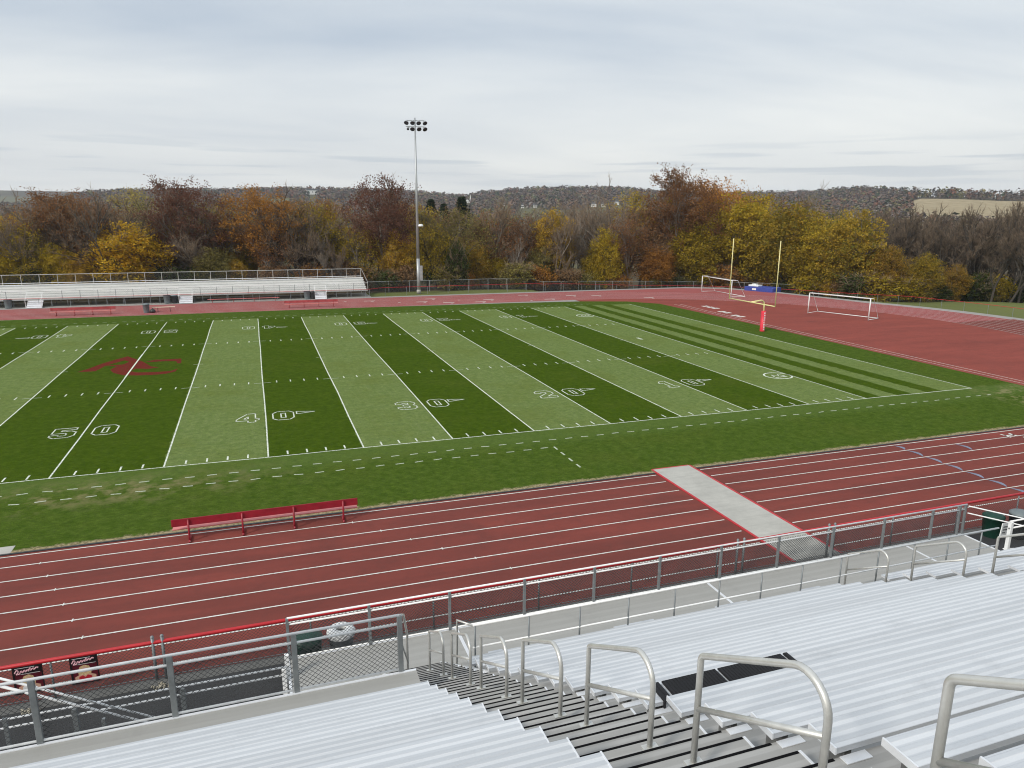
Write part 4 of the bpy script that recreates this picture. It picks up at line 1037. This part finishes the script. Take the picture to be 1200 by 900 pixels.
mb = MB(); obox(mb, A_, d, n, Lm*.28, Lm*.42, -.012, -.004, .15, .42); mb.build('logo', 'white_paint', e)

# ------------------------------------------------------------------ trees
def tint_attr(me, tints):
    at = me.color_attributes.new('tint', 'FLOAT_COLOR', 'CORNER')
    cnt = np.array([len(p.vertices) for p in me.polygons]) if False else None
    return at
def mesh_np(name, V, F, mats, tint=None, smooth=False):
    """V (n,3); F (m,k) same-size faces; tint (m,3)"""
    k = F.shape[1]; me = bpy.data.meshes.new(name)
    me.vertices.add(len(V)); me.vertices.foreach_set('co', V.astype(np.float32).ravel())
    me.loops.add(F.size); me.loops.foreach_set('vertex_index', F.astype(np.int32).ravel())
    me.polygons.add(len(F)); me.polygons.foreach_set('loop_start', np.arange(0, F.size, k, dtype=np.int32))
    me.polygons.foreach_set('loop_total', np.full(len(F), k, dtype=np.int32))
    if tint is not None:
        at = me.color_attributes.new('tint', 'FLOAT_COLOR', 'CORNER')
        c = np.ones((len(F), k, 4), np.float32); c[:, :, :3] = tint[:, None, :]; at.data.foreach_set('color', c.ravel())
    for m_ in mats: me.materials.append(MATS[m_])
    me.update(calc_edges=True); return me
def skeleton(seed, H, style):
    """returns tubes (list of (p0,p1,r0,r1)) and tips (p, dir)"""
    r = random.Random(seed); tubes = []; tips = []
    spread, levels, up, kids = style['spread'], style['levels'], style['up'], style['kids']
    def grow(p, d, L_, rad, lev):
        nseg = 3; pts = [p]; dd = d
        for i in range(nseg):
            dd = (dd+Vector((r.gauss(0, .13), r.gauss(0, .13), r.gauss(0, .08)+up*.10))).normalized(); pts.append(pts[-1]+dd*(L_/nseg))
        rs = [rad*(1-.45*i/nseg) for i in range(nseg+1)]
        for i in range(nseg): tubes.append((pts[i], pts[i+1], rs[i], rs[i+1], lev))
        if lev >= levels: 
            for i in range(1, nseg+1): tips.append((pts[i], dd))
            return
        nk = kids[min(lev, len(kids)-1)]
        for k in range(nk):
            t = r.uniform(style.get('tmin', .35), 1.0) if k < nk-1 else 1.0
            idx = min(int(t*nseg), nseg-1); q_ = pts[idx].lerp(pts[idx+1], t*nseg-idx)
            az = r.uniform(0, 6.283); s = spread*r.uniform(.6, 1.25)*(0.55 if k == nk-1 else 1)
            perp = Vector((math.cos(az), math.sin(az), 0)); perp = (perp-dd*perp.dot(dd)).normalized()
            nd = (dd*math.cos(s)+perp*math.sin(s)+Vector((0, 0, up*.25))).normalized()
            grow(q_, nd, L_*style['ratio']*r.uniform(.75, 1.15), rad*.56*(1.0 if k < nk-1 else 1.15), lev+1)
    grow(Vector((0, 0, -.3)), Vector((r.gauss(0, .04), r.gauss(0, .04), 1)).normalized(), H*style['trunk'], H*style['rad'], 0)
    zmax = max(p.z for p, _ in tips); s = H/zmax
    tubes = [(a*s, b*s, r0, r1, lev) for a, b, r0, r1, lev in tubes]; tips = [(p*s, d) for p, d in tips]
    return tubes, tips
def tree_proto(name, seed, H, style):
    rs = np.random.RandomState(seed); tubes, tips = skeleton(seed, H, style)
    mb = MB()
    for a, b_, r0, r1, lev in tubes:
        n = 7 if lev == 0 else (5 if lev == 1 else 3)
        mn = (.05, .045, .034, .022, .014)[min(lev, 4)]
        mb.tube([a, b_], max(r0, mn), n, False, max(r1, mn*.8))
    me_t = bpy.data.meshes.new('trunk'); me_t.from_pydata(mb.v, [], mb.f); me_t.materials.append(MATS['bark'])
    for p in me_t.polygons: p.use_smooth = True
    me_t.update()
    T = np.array([tuple(p) for p, _ in tips]); Dr = np.array([tuple(d) for _, d in tips])
    # twigs: thin triangles
    nt_ = style['twigs']; base = np.repeat(T, nt_, 0); dr = np.repeat(Dr, nt_, 0)+rs.normal(0, .55, (len(base), 3)); dr[:, 2] += style.get('twigup', .25)
    dr /= np.linalg.norm(dr, axis=1)[:, None]; ln = rs.uniform(.4, 1.3, len(base))*style.get('twiglen', 1.0)
    off = rs.normal(0, 1, (len(base), 3)); off -= dr*(off*dr).sum(1)[:, None]; off /= np.linalg.norm(off, axis=1)[:, None]
    st = base-dr*ln[:, None]*rs.uniform(0, .3, len(base))[:, None]
    wv = .019*style.get('twigw', 1.0)
    mid = st+dr*ln[:, None]*.5+off*.08
    e_ = st+dr*ln[:, None]
    side = np.cross(dr, off)
    V = np.stack([st-side*wv, st+side*wv, mid+side*wv*.8, mid-side*wv*.8, e_, e_+side*wv*.4, ], 1)
    Vt = V.reshape(-1, 3); nb = len(base); i = np.arange(nb)*6
    Ft = np.concatenate([np.stack([i, i+1, i+2, i+3], 1), np.stack([i+3, i+2, i+5, i+4], 1)])
    tint = rs.rand(len(Ft), 3)
    me_w = mesh_np('twigwork', Vt, Ft, ['twig'], tint)
    me_l = None
    nl = style['leaves']
    if nl:
        # leaves gather in clumps round some of the tips
        keep = rs.rand(len(T)) < style.get('keep', 1.0); C = T[keep]
        hgt = style.get('low', 0.0)
        C = C[C[:, 2] > H*hgt]
        if 'shell' in style:      # fill the outline of the crown with lumpy clumps
            ns, rx, rz, zc, jag = style['shell']
            u = rs.uniform(-1, 1, ns); a_ = rs.uniform(0, 6.283, ns); q_ = np.sqrt(1-u*u)
            lump = 1+jag*(np.sin(a_*3+u*4+seed)*.45+np.sin(a_*5-u*7+seed*2)*.35+np.sin(a_*9+u*13+seed*3)*.25+rs.normal(0, .12, ns)-.1)
            rr = rs.uniform(.62, 1.0, ns)*lump
            S_ = np.stack([rr*q_*np.cos(a_)*rx*H, rr*q_*np.sin(a_)*rx*H, H*zc+rr*u*rz*H], 1)
            S_ = S_[(S_[:, 2] < H*1.02) & (S_[:, 2] > .3)]
            C = np.concatenate([C, S_])
        clump = rs.rand(len(C))
        base = np.repeat(C, nl, 0); ct = np.repeat(clump, nl)
        P = base+rs.normal(0, style['clump'], (len(base), 3))*np.array([1, 1, .7])
        nrm = rs.normal(0, 1, P.shape); nrm[:, 2] = np.abs(nrm[:, 2])+.3; nrm /= np.linalg.norm(nrm, axis=1)[:, None]
        t1 = np.cross(nrm, rs.normal(0, 1, P.shape)); t1 /= np.linalg.norm(t1, axis=1)[:, None]; t2 = np.cross(nrm, t1)
        s = style['leaf']*rs.uniform(.6, 1.3, len(P))[:, None]
        V = np.stack([P-t1*s-t2*s*.25, P-t1*s*.1-t2*s*.7, P+t1*s+t2*s*.1, P+t2*s*.75], 1).reshape(-1, 3); i = np.arange(len(P))*4
        F = np.stack([i, i+1, i+2, i+3], 1)
        tint = np.stack([np.clip(ct*.6+rs.rand(len(P))*.4, 0, 1), np.clip(ct[::-1]*.55+rs.rand(len(P))*.45, 0, 1), rs.rand(len(P))], 1)
        me_l = mesh_np('leaves', V, F, ['leaf_gold'], tint)
    return (name, H, me_t, me_w, me_l)
ST = {
 'spread': dict(spread=.62, levels=4, up=.25, kids=[6, 5, 4, 3], trunk=.34, rad=.017, ratio=.70, twigs=2, leaves=0, twiglen=.8, twigw=.9),
 'upright': dict(spread=.36, levels=4, up=.45, kids=[8, 5, 4, 3], trunk=.55, rad=.013, ratio=.52, twigs=2, leaves=0, twiglen=.8, tmin=.25, twigw=.9),
 'oak': dict(spread=.66, levels=4, up=.25, kids=[5, 4, 4, 3], trunk=.36, rad=.02, ratio=.69, twigs=1, leaves=15, leaf=.13, clump=.36, keep=.75, low=.42, shell=(600, .38, .33, .66, .34)),
 'thin': dict(spread=.5, levels=4, up=.3, kids=[6, 4, 4, 3], trunk=.42, rad=.016, ratio=.62, twigs=1, leaves=7, leaf=.12, clump=.42, keep=.6, low=.15, tmin=.3, twigw=.9, twiglen=.7, shell=(420, .34, .42, .57, .2)),
 'maple': dict(spread=.75, levels=4, up=.12, kids=[6, 4, 4, 2], trunk=.42, rad=.018, ratio=.56, twigs=1, leaves=13, leaf=.15, clump=.34, keep=.5, low=.06, tmin=.12, shell=(1300, .37, .47, .52, .36)),
 'shrub': dict(spread=.9, levels=3, up=.15, kids=[8, 6, 4], trunk=.30, rad=.014, ratio=.66, twigs=2, leaves=9, leaf=.13, clump=.28, keep=.6, low=.0, tmin=.05, shell=(260, .55, .48, .48, .2)),
}
PR = {}
for k, (sty, Hh, seeds) in {'spread': ('spread', 15, (1, 2, 3)), 'upright': ('upright', 15, (4, 5, 6)), 'oak': ('oak', 17, (7, 8, 9)), 'thin': ('thin', 14, (10, 11, 12)), 'maple': ('maple', 13, (13, 14, 15)), 'shrub': ('shrub', 4, (16, 17))}.items():
    PR[k] = [tree_proto(k, s, Hh, ST[sty]) for s in seeds]
# conifer
def conifer():
    rs = np.random.RandomState(5); H = 14; P = []; Nn = []
    for i in range(46):
        z_ = 1.2+(H-1.2)*i/46; R = (H-z_)*.30+.25
        for k in range(16):
            a = rs.uniform(0, 6.283); L_ = R*rs.uniform(.7, 1.1)
            for t in np.linspace(.15, 1, 9): P.append((L_*t*math.cos(a), L_*t*math.sin(a), z_-L_*t*.28+rs.normal(0, .06)))
    P = np.array(P); P = P+rs.normal(0, .08, P.shape); n = len(P)
    t1 = rs.normal(0, 1, P.shape); t1[:, 2] *= .4; t1 /= np.linalg.norm(t1, axis=1)[:, None]; t2 = np.cross(t1, rs.normal(0, 1, P.shape)); t2 /= np.linalg.norm(t2, axis=1)[:, None]
    s = .22; V = np.stack([P-t1*s, P-t2*s*.4, P+t1*s, P+t2*s*.4], 1).reshape(-1, 3); i = np.arange(n)*4
    me_l = mesh_np('leaves', V, np.stack([i, i+1, i+2, i+3], 1), ['leaf_evergreen'], rs.rand(n, 3))
    mb = MB().tube([(0, 0, -.3), (0, 0, H)], .2, 7, False, .02); me_t = bpy.data.meshes.new('trunk'); me_t.from_pydata(mb.v, [], mb.f); me_t.materials.append(MATS['bark_dark'])
    return ('conifer', H, me_t, None, me_l)
PR['conifer'] = [conifer()]
NT = [0]
def tree(kind, x, y, H, leafmat, label, group=None, wid=1.0, twig='twig', bark='bark', name='tree', cat='tree', var=None, zb=None):
    NT[0] += 1
    pr = PR[kind][(NT[0] if var is None else var) % len(PR[kind])]
    zb = float(terr(x, y)) if zb is None else zb
    e = bpy.data.objects.new(name, None); COL.objects.link(e); e.location = (x, y, zb); e.empty_display_size = .5
    s = H/pr[1]; e.scale = (s*wid, s*wid, s); e.rotation_euler = (0, 0, rnd.uniform(0, 6.283))
    tag(e, label, cat, group)
    for me_, nm, mt in ((pr[2], 'trunk', bark), (pr[3], 'twigwork', twig), (pr[4], 'crown', leafmat)):
        if me_ is None: continue
        if nm == 'twigwork' and pr[4] is None: nm = 'crown'
        o = bpy.data.objects.new(nm, me_); COL.objects.link(o); o.parent = e
        o.material_slots[0].link = 'OBJECT'; o.material_slots[0].material = MATS[mt]
    return e
def tp(kind, px, ytop, Y, leafmat, label, group=None, wid=1.0, **k):
    """tree whose foot stands at depth Y in the column px of the photo, as tall as its top shows"""
    p = ony(px, ytop, Y); zb = float(terr(p[0], Y)); return tree(kind, p[0], Y, p[2]-zb, leafmat, label, group, wid, **k)
# the trees one can tell apart
tp('maple', 2, 252, 79, 'leaf_gold', 'bright yellow tree cut by the left edge of the photo', wid=.8)
tp('spread', 52, 222, 78, None, 'bare spreading tree near the left edge, right of bright yellow tree', wid=1.2)
tp('oak', 88, 223, 82, 'leaf_rust', 'rust orange oak behind bare tree near the left end', wid=1.15)
tp('spread', 112, 218, 75, None, 'dark bare forked tree just left of round yellow maple', wid=1.1, bark='bark_dark')
tp('maple', 148, 261, 77, 'leaf_goldbright', 'round bright yellow maple behind the far bleachers', wid=1.35, var=1)
tp('thin', 160, 221, 100, 'leaf_pale', 'pale yellow airy tree rising behind the round yellow maple', wid=.9)
tp('oak', 222, 209, 79, 'leaf_maroon', 'tall dark maroon oak right of round yellow maple', wid=.95, var=0)
tp('oak', 200, 268, 80, 'leaf_maroon', 'low reddish brown tree between yellow maple and tall maroon oak', wid=1.1)
tp('oak', 300, 219, 79, 'leaf_orange', 'orange topped oak right of the tall maroon oak', wid=1.05, var=2)
tp('oak', 378, 232, 86, 'leaf_orange', 'orange tinged tree behind bare trees above right end of bleachers', wid=.8)
tp('spread', 352, 214, 74, None, 'leaning bare tree with crooked dark limbs above the bleachers', wid=1.1, bark='bark_dark')
tp('oak', 444, 203, 76, 'leaf_maroon', 'tall russet oak left of the floodlight pole', wid=.85, var=1)
tp('oak', 468, 232, 84, 'leaf_rust', 'rust red tree directly left of floodlight pole', wid=.95)
tp('maple', 466, 270, 77, 'leaf_gold', 'yellow leafy tree beside the floodlight pole on its left', wid=.9)
tp('conifer', 505, 233, 120, 'leaf_evergreen', 'dark evergreen behind pole, left of the pair', wid=1.3)
tp('conifer', 520, 238, 116, 'leaf_evergreen', 'dark evergreen in the middle of the three behind the pole', wid=1.3)
tp('conifer', 541, 230, 112, 'leaf_evergreen', 'dark evergreen rightmost of the three right of the pole', wid=1.5)
tp('thin', 545, 245, 77, 'leaf_olive', 'olive grey wispy tree right of the floodlight pole', wid=1.25)
tp('shrub', 535, 282, 73.2, 'leaf_green', 'dark ivy covered trunk right of the floodlight pole', wid=.45, bark='bark_dark')
tp('upright', 575, 232, 80, None, 'slender reddish bare tree below the church steeple', wid=1.2)
tp('maple', 648, 246, 79, 'leaf_gold', 'golden leaved tree in the middle of the bare woods', wid=.75)
tp('maple', 712, 268, 75, 'leaf_goldgreen', 'yellow green tree left of tall lone bare tree', wid=.75)
tp('spread', 730, 204, 75, None, 'tall lone bare tree rising above the woods', wid=.75, bark='bark')
tp('maple', 770, 290, 73.5, 'leaf_orange', 'low rounded orange brown tree behind the boundary fence', wid=1.2)
tp('oak', 806, 196, 77, 'leaf_rust', 'tallest russet oak of the woods, left of goalpost', wid=.85, var=0)
tp('maple', 812, 262, 75, 'leaf_goldgreen', 'yellow leaved tree beneath the tallest russet oak', wid=1.2)
tp('oak', 852, 209, 83, 'leaf_orange', 'orange brown oak right of tallest russet oak', wid=.95)
tp('maple', 876, 228, 76, 'leaf_goldgreen', 'big yellow green maple between the two goalpost uprights', wid=1.05, var=0)
tp('maple', 930, 240, 66, 'leaf_goldmix', 'dense yellow green tree right of right goalpost upright', wid=1.1, var=2)
tp('oak', 905, 228, 92, 'leaf_rust', 'rust coloured oak peeping behind yellow green trees', wid=1.1)
tp('maple', 962, 256, 61, 'leaf_goldgreen', 'smaller olive gold tree between two big gold trees', wid=.95)
tp('maple', 1003, 246, 55, 'leaf_goldmix', 'tall orange gold tree right of goalpost, rightmost big one', wid=.95, var=0)
tp('maple', 905, 255, 71, 'leaf_goldgreen', 'gold green tree below rust coloured oak', wid=1.0)
tp('maple', 975, 250, 86, 'leaf_green', 'green topped tree behind the gold trees', wid=.7)
tp('maple', 1044, 289, 49.5, 'leaf_orangemix', 'small orange gold tree right of tall orange gold tree', wid=.95)
tp('maple', 1088, 297, 46, 'leaf_goldmix', 'small golden tree above the grass bank, left one of two', wid=.9)
tp('maple', 1122, 310, 45, 'leaf_orangemix', 'small orange tree above the grass bank, right one of two', wid=1.0)
tp('spread', 962, 211, 100, None, 'bare tree with twiggy top above the gold trees on right', wid=.7)
tp('spread', 1172, 250, 46, None, 'dark bare tree rising behind the grass bank near right edge', wid=1.0, bark='bark_dark')
# woodland fill
kinds_l = [('spread', None), ('spread', None), ('upright', None), ('thin', 'leaf_brown'), ('thin', 'leaf_olive'), ('thin', 'leaf_brown'), ('thin', 'leaf_rust'), ('thin', 'leaf_goldgreen'), ('maple', 'leaf_goldgreen')]
for row, (Yr, yt) in enumerate(((76.2, 252), (79.5, 236), (86, 230))):
    px = -40+row*5
    while px < 1010:
        step = rnd.uniform(18, 27)-row*1.0
        kd, lm = rnd.choice(kinds_l)
        if row == 0 and rnd.random() < .3: kd, lm = 'maple', None
        top = yt+rnd.uniform(-8, 26)
        if 470 < px < 640: top += 6
        if kd == 'maple' and row > 1: kd, lm = 'thin', 'leaf_brown'
        Yy = Yr+rnd.uniform(-1.6, 1.6)
        if row < 2 and any(abs(px-a) < b_ for a, b_ in ((148, 34), (222, 16), (300, 12), (806, 14), (876, 24), (930, 24), (1003, 30), (444, 12))): px += step; continue
        if px > 900: Yy -= (px-900)*.10
        if kd == 'maple': top = max(top, 285+rnd.uniform(0, 25)); lm = rnd.choice(['leaf_goldgreen', 'leaf_olive', 'leaf_gold'])
        gname = {'spread': 'bare grey brown tree with many fine branches in the wood beyond the field', 'upright': 'slender bare tree with steep branches in the wood beyond the field', 'thin': 'thinly leaved brown or olive tree in the wood beyond the field', 'maple': 'small olive or yellow leaved tree low in the wood beyond the field'}[kd]
        tw, bk = rnd.choice(['twig', 'twig', 'twig_grey']), rnd.choice(['bark', 'bark', 'bark_pale', 'bark_dark'])
        where = 'above far bleachers' if px < 440 else ('right of floodlight pole' if px < 720 else 'behind the goalposts')
        depth = 'front rank' if row == 0 else ('second rank' if row == 1 else 'back rank')
        look = {'bark_pale': 'pale trunked', 'bark': 'brown trunked', 'bark_dark': 'dark trunked'}[bk]
        kk = {'spread': 'bare spreading tree', 'upright': 'bare slender tree', 'thin': {'leaf_brown': 'thin brown leaved tree', 'leaf_olive': 'thin olive leaved tree', 'leaf_rust': 'thin rust leaved tree', 'leaf_goldgreen': 'thin golden leaved tree'}.get(lm, 'thin tree'), 'maple': {'leaf_gold': 'low yellow tree', 'leaf_goldgreen': 'low yellow green tree', 'leaf_olive': 'low olive tree'}.get(lm, 'low tree')}[kd]
        tp(kd, px, top, Yy, lm, look+' '+kk+', '+depth+' of wood '+where, 'trees of the wood beyond the field', wid=rnd.uniform(.85, 1.2), twig=tw, bark=bk)
        px += step
# bare grove to the right, beyond the bank
for row in range(4):
    for k in range(15):
        px = 1010+k*17+row*4+rnd.uniform(-5, 5)
        Yy = 62-(px-1010)*.12+row*7+rnd.uniform(-2, 2)
        top = 243+rnd.uniform(-6, 14)+(8 if row == 0 else 0)-(4 if px > 1150 else 0)
        tp('upright' if row == 0 else rnd.choice(['upright', 'upright', 'spread']), px, top, Yy, None, 'bare brown tree in the dense leafless grove at right', 'bare trees of the grove at right', wid=rnd.uniform(.9, 1.25), twig='twig_brown', bark='bark_dark')
# understorey shrubs at the edge of the wood
for k in range(56):
    px = -20+k*22.5+rnd.uniform(-9, 9)
    if px < 455: Yy = 75.6+rnd.uniform(-.3, 1.2)
    elif px < 880: Yy = 73.6+rnd.uniform(-.4, .8)
    else: Yy = float(np.interp(px, [880, 940, 1003, 1050, 1100, 1250], [72.5, 62, 52.5, 47.5, 45.5, 46]))
    if 430 < px < 850 and rnd.random() < .25: continue
    lm = rnd.choice(['leaf_goldgreen', 'leaf_olive', 'leaf_gold', 'leaf_green', 'leaf_orange', 'leaf_brown'])
    if px > 1000: lm = rnd.choice(['leaf_green', 'leaf_olive', 'leaf_goldgreen'])
    p = ony(px, 335, Yy); 
    nm = {'leaf_goldgreen': 'yellow green', 'leaf_olive': 'olive', 'leaf_gold': 'yellow', 'leaf_green': 'green', 'leaf_orange': 'orange', 'leaf_brown': 'brown'}[lm]
    tree('shrub', p[0], Yy, rnd.uniform(2.2, 4.6), lm, nm + ' leafy shrub at the foot of the trees beyond the fence', 'shrubs at the foot of the trees', wid=rnd.uniform(1.0, 1.5), name='shrub', cat='shrub')

# ------------------------------------------------------------------ wooded hills, field and buildings far off
rs = np.random.RandomState(3)
def dirpt(px, d): az = YAW+math.atan((px-600)/FPX); return CAM[0]+d*math.sin(az), CAM[1]+d*math.cos(az)
houses = []
def find_d(px, y, lo=500, hi=1250):
    best = None
    for d in range(lo, hi, 10):
        x_, y_ = dirpt(px, d); el_ = (float(terr(x_, y_))-CAM[2])/d; t = abs(el_-float(elev_of(px, y)))
        if best is None or t < best[0]: best = (t, d)
    return best[1]
def house(px, ybase, wpx, label, cat='house', wall='house_white', steeple=False, hh=None):
    d = find_d(px, ybase); x_, y_ = dirpt(px, d); z_ = float(terr(x_, y_)); w_ = wpx/FPX*d
    houses.append((x_, y_, d, px)); D_ = w_*.6; h = hh or max(3.5, w_*.3)
    e = empty('church' if steeple else 'house', (x_, y_, z_), label, cat, world=False); e.rotation_euler = (0, 0, -(YAW+math.atan((px-600)/FPX))+rnd.uniform(-.3, .3))
    MB().box(-w_/2, w_/2, -D_/2, D_/2, -2, h).build('wall', wall, e)
    MB().prism([(-w_/2-.4, h), (w_/2+.4, h), (0, h+w_*.32)] if steeple else [(-w_/2-.3, h), (w_/2+.3, h), (w_/2-.8, h+2.4), (-w_/2+.8, h+2.4)], -D_/2-.3, D_/2+.3).build('roof', 'house_white' if steeple else 'roof_dark', e)
    for k in range(3): MB().box(-w_*.32+k*w_*.3-.5, -w_*.32+k*w_*.3+.5, -D_/2-.05, -D_/2-.01, h*.4, h*.75).build('window', 'glass_dark', e)
    if steeple:
        x0 = w_*.5+1.0; t = MB().box(x0-1.1, x0+1.1, -1.2, 1.2, -1, h+1.5).build('tower', wall, e)
        MB().lathe([(1.3, 0), (.05, 9.5)], (x0, 0, h+1.5), 8).build('spire', wall, t)
house(547, 238.5, 7.5, 'white church with a tall thin steeple on distant hillside', 'church', steeple=True, hh=2.6)
house(372, 224.5, 14, 'long white building on the far ridge above the bleachers', 'building')
house(590, 242, 3, 'tiny white house on hillside right of the church')
house(611, 244, 3, 'tiny white house second right of the church')
house(625, 243.5, 4, 'small pale house left of the lone tall bare tree')
house(692, 243, 6, 'white house left of lone tall bare tree on hillside')
house(703, 243, 5, 'second white house left of lone tall bare tree', wall='house_tan')
house(718, 240, 5, 'white house partly behind lone tall bare tree')
house(742, 236, 5, 'white house right of lone tall bare tree, uphill')
house(752, 245, 6, 'pale house in gap right of lone tall bare tree', wall='house_tan')
house(770, 246, 4, 'white house farther right of lone tall bare tree')
house(163, 243, 4, 'small white house behind the pale yellow tree at left')
house(985, 256, 6, 'pale roofed house behind gold trees on the right', wall='house_tan')
NH = 34000
az = rs.uniform(-.50, 1.05, NH); dd = 470+(1-rs.rand(NH)**1.25)*900
x_ = CAM[0]+dd*np.sin(az); y_ = CAM[1]+dd*np.cos(az); D, H = ridge(az); pxs_ = az2px(az)
ok = dd < D+45
fieldm = (pxs_ > 1052) & (dd > 640) & (dd < 922)
ok &= ~fieldm
ok &= ~((pxs_ > 95) & (pxs_ < 145) & (dd > 980) & (dd < 1120)) 
ok &= ~((pxs_ > 310) & (pxs_ < 350) & (dd > 900) & (dd < 1130))
ok &= ~((pxs_ > 600) & (pxs_ < 700) & (dd > 700) & (dd < 860))
for hx, hy, hd, hpx in houses: ok &= ~((np.abs(pxs_-hpx) < 6) & (dd > hd-320) & (dd < hd+14))
x_, y_, dd, pxs_ = x_[ok], y_[ok], dd[ok], pxs_[ok]; z_ = terr(x_, y_); nT = len(x_)
# denser rank along the skyline
Hs = rs.uniform(5, 11, nT); Ws = Hs*rs.uniform(.30, .46, nT)
K = 20
th = rs.uniform(0, 6.283, (nT, K)); u = rs.uniform(-.75, 1, (nT, K)); rr_ = np.sqrt(1-u*u)*rs.uniform(.75, 1.05, (nT, K))
Cx = x_[:, None]+Ws[:, None]*rr_*np.cos(th); Cy_ = y_[:, None]+Ws[:, None]*rr_*np.sin(th); Cz = z_[:, None]+Hs[:, None]*(.47+.53*u)
P = np.stack([Cx, Cy_, Cz], -1).reshape(-1, 3)
nr = np.stack([rr_*np.cos(th), rr_*np.sin(th), u+.4], -1).reshape(-1, 3)+rs.normal(0, .45, (nT*K, 3)); nr /= np.linalg.norm(nr, axis=1)[:, None]
t1 = np.cross(nr, rs.normal(0, 1, P.shape)); t1 /= np.linalg.norm(t1, axis=1)[:, None]; t2 = np.cross(nr, t1); s = np.repeat(Ws*.40, K)[:, None]*rs.uniform(.6, 1.2, (nT*K, 1))
V = np.stack([P-t1*s, P-t2*s*.8, P+t1*s*.9, P+t2*s], 1).reshape(-1, 3); i = np.arange(nT*K)*4; F = np.stack([i, i+1, i+2, i+3], 1)
pal = np.array([(.085, .066, .055), (.10, .075, .058), (.115, .070, .045), (.12, .055, .035), (.10, .095, .04), (.030, .042, .022), (.13, .11, .05), (.075, .062, .056), (.14, .125, .11)])
pr_ = np.array([.24, .20, .14, .10, .08, .07, .05, .08, .04]); ci = rs.choice(len(pal), nT, p=pr_)
tint = np.repeat(pal[ci]*1.45*rs.uniform(.88, 1.12, (nT, 1)), K, 0)*rs.uniform(.88, 1.12, (nT*K, 1))
me = mesh_np('distant_woods', V, F, ['hillwood'], tint); o = bpy.data.objects.new('distant_woods', me); COL.objects.link(o)
tag(o, 'brown autumn woods covering the distant hills', 'woods', kind='stuff')
# stubble field on the right-hand slope
azs = np.array([YAW+math.atan((p-600)/FPX) for p in np.linspace(1050, 1420, 30)]); ds = np.linspace(660, 905, 14)
A, R_ = np.meshgrid(azs, ds); X_ = CAM[0]+R_*np.sin(A); Y_ = CAM[1]+R_*np.cos(A); Z_ = terr(X_, Y_)+1.2
vv = np.stack([X_, Y_, Z_], -1).reshape(-1, 3); na = len(azs)
fs = [(i*na+j, i*na+j+1, (i+1)*na+j+1, (i+1)*na+j) for i in range(len(ds)-1) for j in range(na-1)]
me = bpy.data.meshes.new('stubble_field'); me.from_pydata(vv.tolist(), [], fs); me.materials.append(MATS['stubble']); me.update()
o = bpy.data.objects.new('stubble_field', me); COL.objects.link(o); struct(o)

# ------------------------------------------------------------------ haze
hz = MB().box(-3200, 3200, -3200, 3200, -62, 150).build('haze', 'line_paint'); hz.data.materials.clear()
mh = bpy.data.materials.new('haze'); mh.use_nodes = True; n_ = mh.node_tree; n_.nodes.clear(); o_ = n_.nodes.new('ShaderNodeOutputMaterial'); v_ = n_.nodes.new('ShaderNodeVolumePrincipled')
v_.inputs['Color'].default_value = (.80, .87, .97, 1); v_.inputs['Density'].default_value = .00017; v_.inputs['Anisotropy'].default_value = .2; n_.links.new(v_.outputs[0], o_.inputs['Volume'])
hz.data.materials.append(mh); hz['kind'] = 'stuff'; hz['label'] = 'thin pale haze'
for o in list(bpy.data.objects):
    if '_w' in o.keys(): del o['_w']
